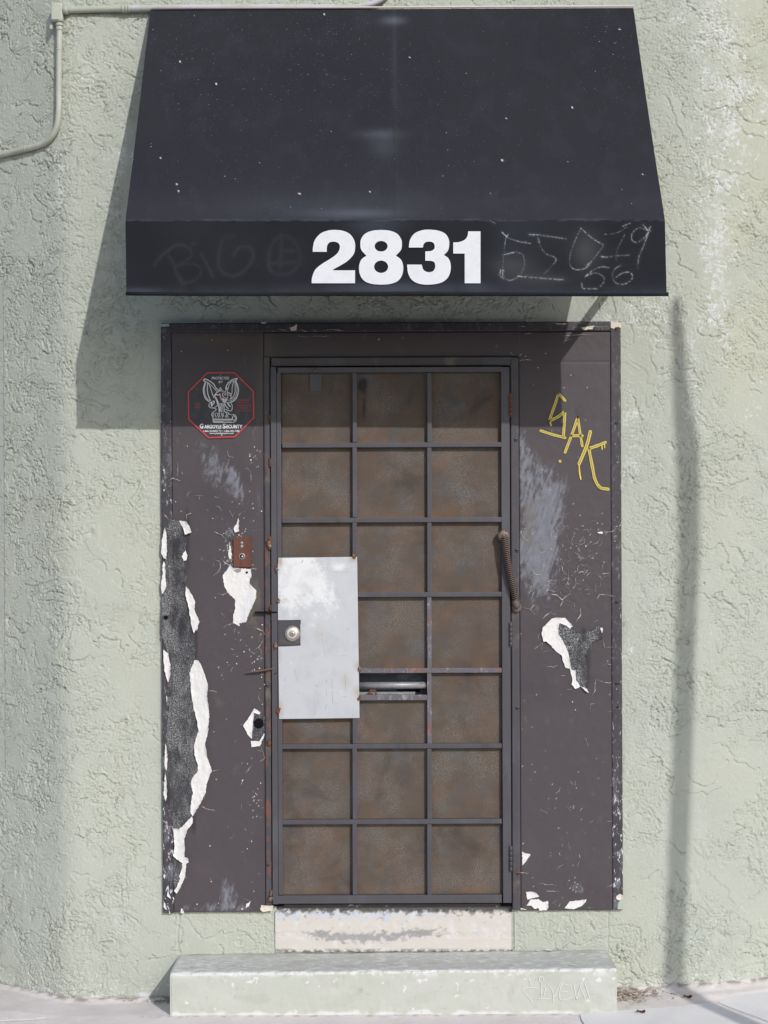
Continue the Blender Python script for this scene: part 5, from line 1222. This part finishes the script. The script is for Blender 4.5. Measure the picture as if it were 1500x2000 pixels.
# inside frame of steel tube
r_ = .0125; inn = Vector((0, .018, -.016))
for nm, pts in (('wall_rail', [TL+Vector((.01, .02, -.02)), TR+Vector((-.01, .02, -.02))]), ('front_rail', [ML+inn+Vector((.02, 0, 0)), MR+inn+Vector((-.02, 0, 0))]), ('bottom_rail', [BL+Vector((.02, .018, .012)), BR+Vector((-.02, .018, .012))])):
    tube(nm, [pts[0], pts[0].lerp(pts[1], .5), pts[1]], r_, 'tube', aw, 10)
for A, B, C_, sx in ((TL, ML, BL, 1), (TR, MR, BR, -1)):
    o_ = Vector((sx*.016, 0, 0))
    tube('rafter', [A+inn+o_, A.lerp(B, .5)+inn+o_, B+inn+o_], r_, 'tube', aw, 10)
    m0 = B+inn+o_; tube('side_arm', [m0, Vector((m0.x, m0.y/2, m0.z)), Vector((m0.x, -.004, m0.z))], r_+.003, 'tube', aw, 10)
    tube('corner_post', [m0, m0.lerp(C_+o_+Vector((0, .018, .012)), .5), C_+o_+Vector((0, .018, .012))], r_, 'tube', aw, 10)
# flashing where the awning meets the wall
a, b = W(296, 16.6, .034), W(1238, 12.0, .034)
tube('wall_flashing', [a, a.lerp(b, .5), b], .0045, 'flash', aw, 8)
# numerals
zn = lambda x, y: (580+x/3.571, 400+y/3.571)
two = outline([[(110, 328), (112, 295), (125, 245), (165, 200), (215, 180), (262, 175), (320, 181), (370, 205), (400, 250), (406, 300), (395, 345), (355, 390), (300, 425), (262, 446), (247, 457)], [(247, 457), (405, 457)], [(405, 457), (405, 547)], [(405, 547), (102, 547)], [(102, 547), (106, 505), (128, 452), (175, 412), (235, 375), (280, 340), (298, 305), (296, 278), (280, 262), (255, 257), (228, 262), (212, 282), (208, 305), (208, 328)], [(208, 328), (110, 328)]], 4)
h8 = [(587, 175), (650, 181), (700, 203), (727, 240), (732, 275), (725, 315), (690, 355)]
l8 = [(690, 355), (725, 382), (741, 430), (735, 485), (705, 530), (650, 552), (587, 557)]
r8 = outline([h8, l8], 4)+[(587, 557)]
eight = r8+[(1174-x, y) for x, y in reversed(r8[1:-1])]
ell = lambda cx, cy, rx, ry: [(cx+rx*math.cos(2*math.pi*i/28)*1, cy+ry*math.sin(2*math.pi*i/28)) for i in range(28)]
three = outline([[(780, 298), (788, 245), (820, 200), (870, 178), (920, 173), (985, 180), (1035, 202), (1060, 245), (1061, 290), (1050, 325), (1025, 350)], [(1025, 350), (1055, 372), (1071, 410), (1071, 460), (1052, 508), (1005, 543), (925, 557), (850, 550), (800, 522), (775, 475), (768, 417)], [(768, 417), (870, 417)], [(870, 417), (880, 450), (900, 466), (922, 470), (950, 462), (964, 435), (960, 405), (940, 392), (895, 390)], [(895, 390), (895, 325)], [(895, 325), (935, 322), (957, 308), (960, 285), (950, 264), (925, 257), (900, 260), (884, 275), (878, 298)], [(878, 298), (780, 298)]], 4)
one = outline([[(1090, 262), (1130, 260), (1168, 245), (1188, 220), (1195, 185)], [(1195, 185), (1280, 185)], [(1280, 185), (1280, 547)], [(1280, 547), (1170, 547)], [(1170, 547), (1170, 340)], [(1170, 340), (1090, 340)], [(1090, 340), (1090, 262)]], 4)
ND = AD+.0042
for pts, hol in ((two, ()), (eight, (ell(587, 289, 45, 37), ell(587, 432, 49, 43))), (three, ()), (one, ())):
    prism('numeral', Z(zn, pts), ND, .0012, 'numeral', aw, holes=[Z(zn, h_) for h_ in hol])

# ------------------------------------------------------------------ conduit on the wall
con = thing('conduit', tuple(wall_pt(114, 45, 0)), 'thin sage painted conduit with elbow box at the top left', 'conduit')
def pipe(name, pix, r=.0125, out=.020, n=6, **k):
    pts = cat([tuple(wall_pt(x, y, out)) for x, y in pix], n)
    o = tube(name, [Vector(p) for p in pts], r, 'pipe', con, 12)
    at = o.data.attributes.new('bare', 'FLOAT', 'POINT'); vals = []
    for v in o.data.vertices:
        px, py = unW(v.co.x, v.co.y, v.co.z); vals.append(1.0 if (px > 250 and py < 25) else 0.0)
    at.data.foreach_set('value', vals); return o
pipe('pipe', [(122, 20), (240, 16.5), (400, 15), (550, 14.5), (660, 14.5), (700, 13), (730, 6), (752, -8), (765, -30), (770, -80), (770, -300)], .0118)
pipe('pipe', [(116.5, 44), (115.5, 120), (115, 180), (114.5, 220), (110, 250), (97, 272), (75, 284), (50, 291), (20, 298), (0, 303), (-60, 318), (-160, 338)], .0115)
def collar(x0, y0, x1, y1, r=.0155):
    a, b = wall_pt(x0, y0, .020), wall_pt(x1, y1, .020)
    return tube('coupling', [a, a.lerp(b, .15), a.lerp(b, .85), b], [r*.9, r, r, r*.9], 'pipe', con, 8)
collar(116.5, 46, 116.5, 52); collar(116.3, 53, 116.2, 60, .0145); collar(115.7, 96, 115.7, 99, .013); collar(125, 20, 133, 19.6, .0165); collar(238, 16.5, 243, 16.5, .0165); collar(245, 16.4, 249, 16.3, .017); collar(250, 16.2, 254, 16.2, .0155); collar(50, 291, 52, 290.5, .013)
a = wall_pt(113, 27, .022)
bm = bmesh.new(); boxw(bm, a.x-.023, a.x+.022, a.y-.020, a.y+.022, a.z-.034, a.z+.036, .006, 2); eb = bmobj('elbow_box', bm, 'pipe', con)
bm = bmesh.new(); boxw(bm, a.x-.020, a.x+.008, a.y-.0235, a.y-.0185, a.z-.030, a.z+.032, .002, 2); bmobj('box_cover', bm, 'pipe', eb)
bm = bmesh.new(); boxw(bm, a.x-.032, a.x-.020, a.y-.004, a.y+.012, a.z-.060, a.z-.030, .003, 1); bmobj('strap', bm, 'pipe', eb)

# ------------------------------------------------------------------ street post whose shadow falls on the wall right of the door
post = thing('street_post', (1.107+.5103*2.7, -2.7, 0), 'tall slightly crooked grey post on the pavement, throwing the long shadow right of the door', 'post')
k = SUN.x/-SUN.y; kz = SUN.z/-SUN.y; pd = 2.7
ln = [(1321, 588, 20), (1322, 640, 24), (1327, 720, 27), (1335, 820, 36), (1343, 900, 41), (1345, 1000, 41), (1345, 1100, 40), (1341, 1200, 38), (1337, 1300, 37), (1334, 1450, 37), (1328, 1600, 38), (1322, 1750, 38), (1316, 1932, 38)]
pp = []; rr_ = []
for x, y, wd in ln:
    q = wall_pt(x, y, 0); dd = pd-(-q.y)*0
    pp.append(Vector((q.x+k*(pd+q.y), -pd, q.z+kz*(pd+q.y)))); rr_.append(wd/PPM/2)
foot = pp[-1].copy()
pp.append(Vector((foot.x-.01, -pd, foot.z/2))); rr_.append(rr_[-1]); pp.append(Vector((foot.x-.012, -pd, -.02))); rr_.append(rr_[-1])
tube('shaft', pp, rr_, 'post', post, 14)
disc_o = tube('base_collar', [Vector((pp[-1].x, -pd, .0)), Vector((pp[-1].x, -pd, .03)), Vector((pp[-1].x, -pd, .05))], [.07, .065, .045], 'post', post, 16)

# ------------------------------------------------------------------ litter
def bits(name, n, f, mat, size, label, kind='stuff'):
    V = []; F = []
    for i in range(n):
        x, y = f(); r = size*random.uniform(.4, 1.5); z = float(ground_z(x, y))+r*.3+.004
        a = random.uniform(0, 6.28); el = random.uniform(.3, 1); ln_ = random.uniform(1, 3.2)
        k = len(V)
        for q in ((-ln_, -el, 0), (ln_, -el*.7, .2), (ln_*.9, el, 0), (-ln_*.8, el, .3), (0, 0, .9)):
            V.append((x+(q[0]*math.cos(a)-q[1]*math.sin(a))*r, y+(q[0]*math.sin(a)+q[1]*math.cos(a))*r, z+q[2]*r))
        F += [(k, k+1, k+4), (k+1, k+2, k+4), (k+2, k+3, k+4), (k+3, k, k+4), (k+3, k+2, k+1, k)]
    o = pyd(name, V, F, mat); tag(o, label, 'debris', kind=kind); return o
def near_wall_r():
    x = min(1.5, .845+abs(random.gauss(0, .09))); y = -abs(random.gauss(0, .05))-.012
    return x, y
def along_wall():
    x = random.choice((random.uniform(.85, 1.5), random.uniform(-1.15, -.79))); yw = float(np.interp(x, PXX, PYY)); return x, yw-.006-abs(random.gauss(0, .012))
bits('plant_litter', 420, near_wall_r, 'debris', .0032, 'dry brown plant litter heaped in the corner right of the step')
bits('grit', 260, along_wall, 'debris', .0024, 'brown grit scattered along the foot of the green wall')
bits('paint_grit', 110, lambda: (random.gauss(-.83, .035), -abs(random.gauss(0, .03))-.01), 'debris', .0024, 'dark grit and paint crumbs in the corner left of the step')
for i, (px, py, lab) in enumerate(((1343, 1955, 'small curled brown dry leaf near the wall right of the step'), (1252, 1981, 'flat brown dry leaf on the slab nearest the right end of the step'))):
    v = py-1080+ROLL*(px-750); s = 1.668*PPM/v; dd = D*(1-s); c = W(px, py, dd); V = []; F = []
    nU, nV = 10, 6
    for a_ in range(nU):
        for b_ in range(nV):
            t = a_/(nU-1); q = b_/(nV-1)-.5; wd = .011*math.sin(math.pi*min(.98, max(.04, t)))*(1+.25*math.sin(9*t+i))
            V.append((c.x+(t-.5)*.032, c.y+q*2*wd*.7, float(ground_z(c.x, c.y))+.008+.007*abs(q*2)**1.5+.003*math.sin(7*t+2*q)))
    for a_ in range(nU-1):
        for b_ in range(nV-1): F.append((a_*nV+b_, (a_+1)*nV+b_, (a_+1)*nV+b_+1, a_*nV+b_+1))
    o = pyd('dry_leaf', V, F, 'leaf', None, True); tag(o, lab, 'leaf')
# loose paint flakes lying on the tread
V = []; F = []
for (px, py, r) in ((1072, 1857, 9), (1050, 1859, 6), (1118, 1887, 5), (1003, 1886, 4), (1150, 1884, 3)):
    v = py-1080+ROLL*(px-750); s = (CAMZ-.170)*PPM/v; dd = D*(1-s); c = W(px, py, max(.012, dd)); k = len(V)
    for j in range(7):
        a_ = 6.283*j/7; V.append((c.x+math.cos(a_)*r/PPM*random.uniform(.7, 1.1), c.y+math.sin(a_)*r/PPM*random.uniform(.5, .9), .1735+random.uniform(0, .002)))
    F.append(tuple(range(k, k+7)))
o = pyd('paint_flakes', V, F, 'white'); tag(o, 'loose white paint flakes lying on the right half of the green step', 'paint flakes', kind='stuff')
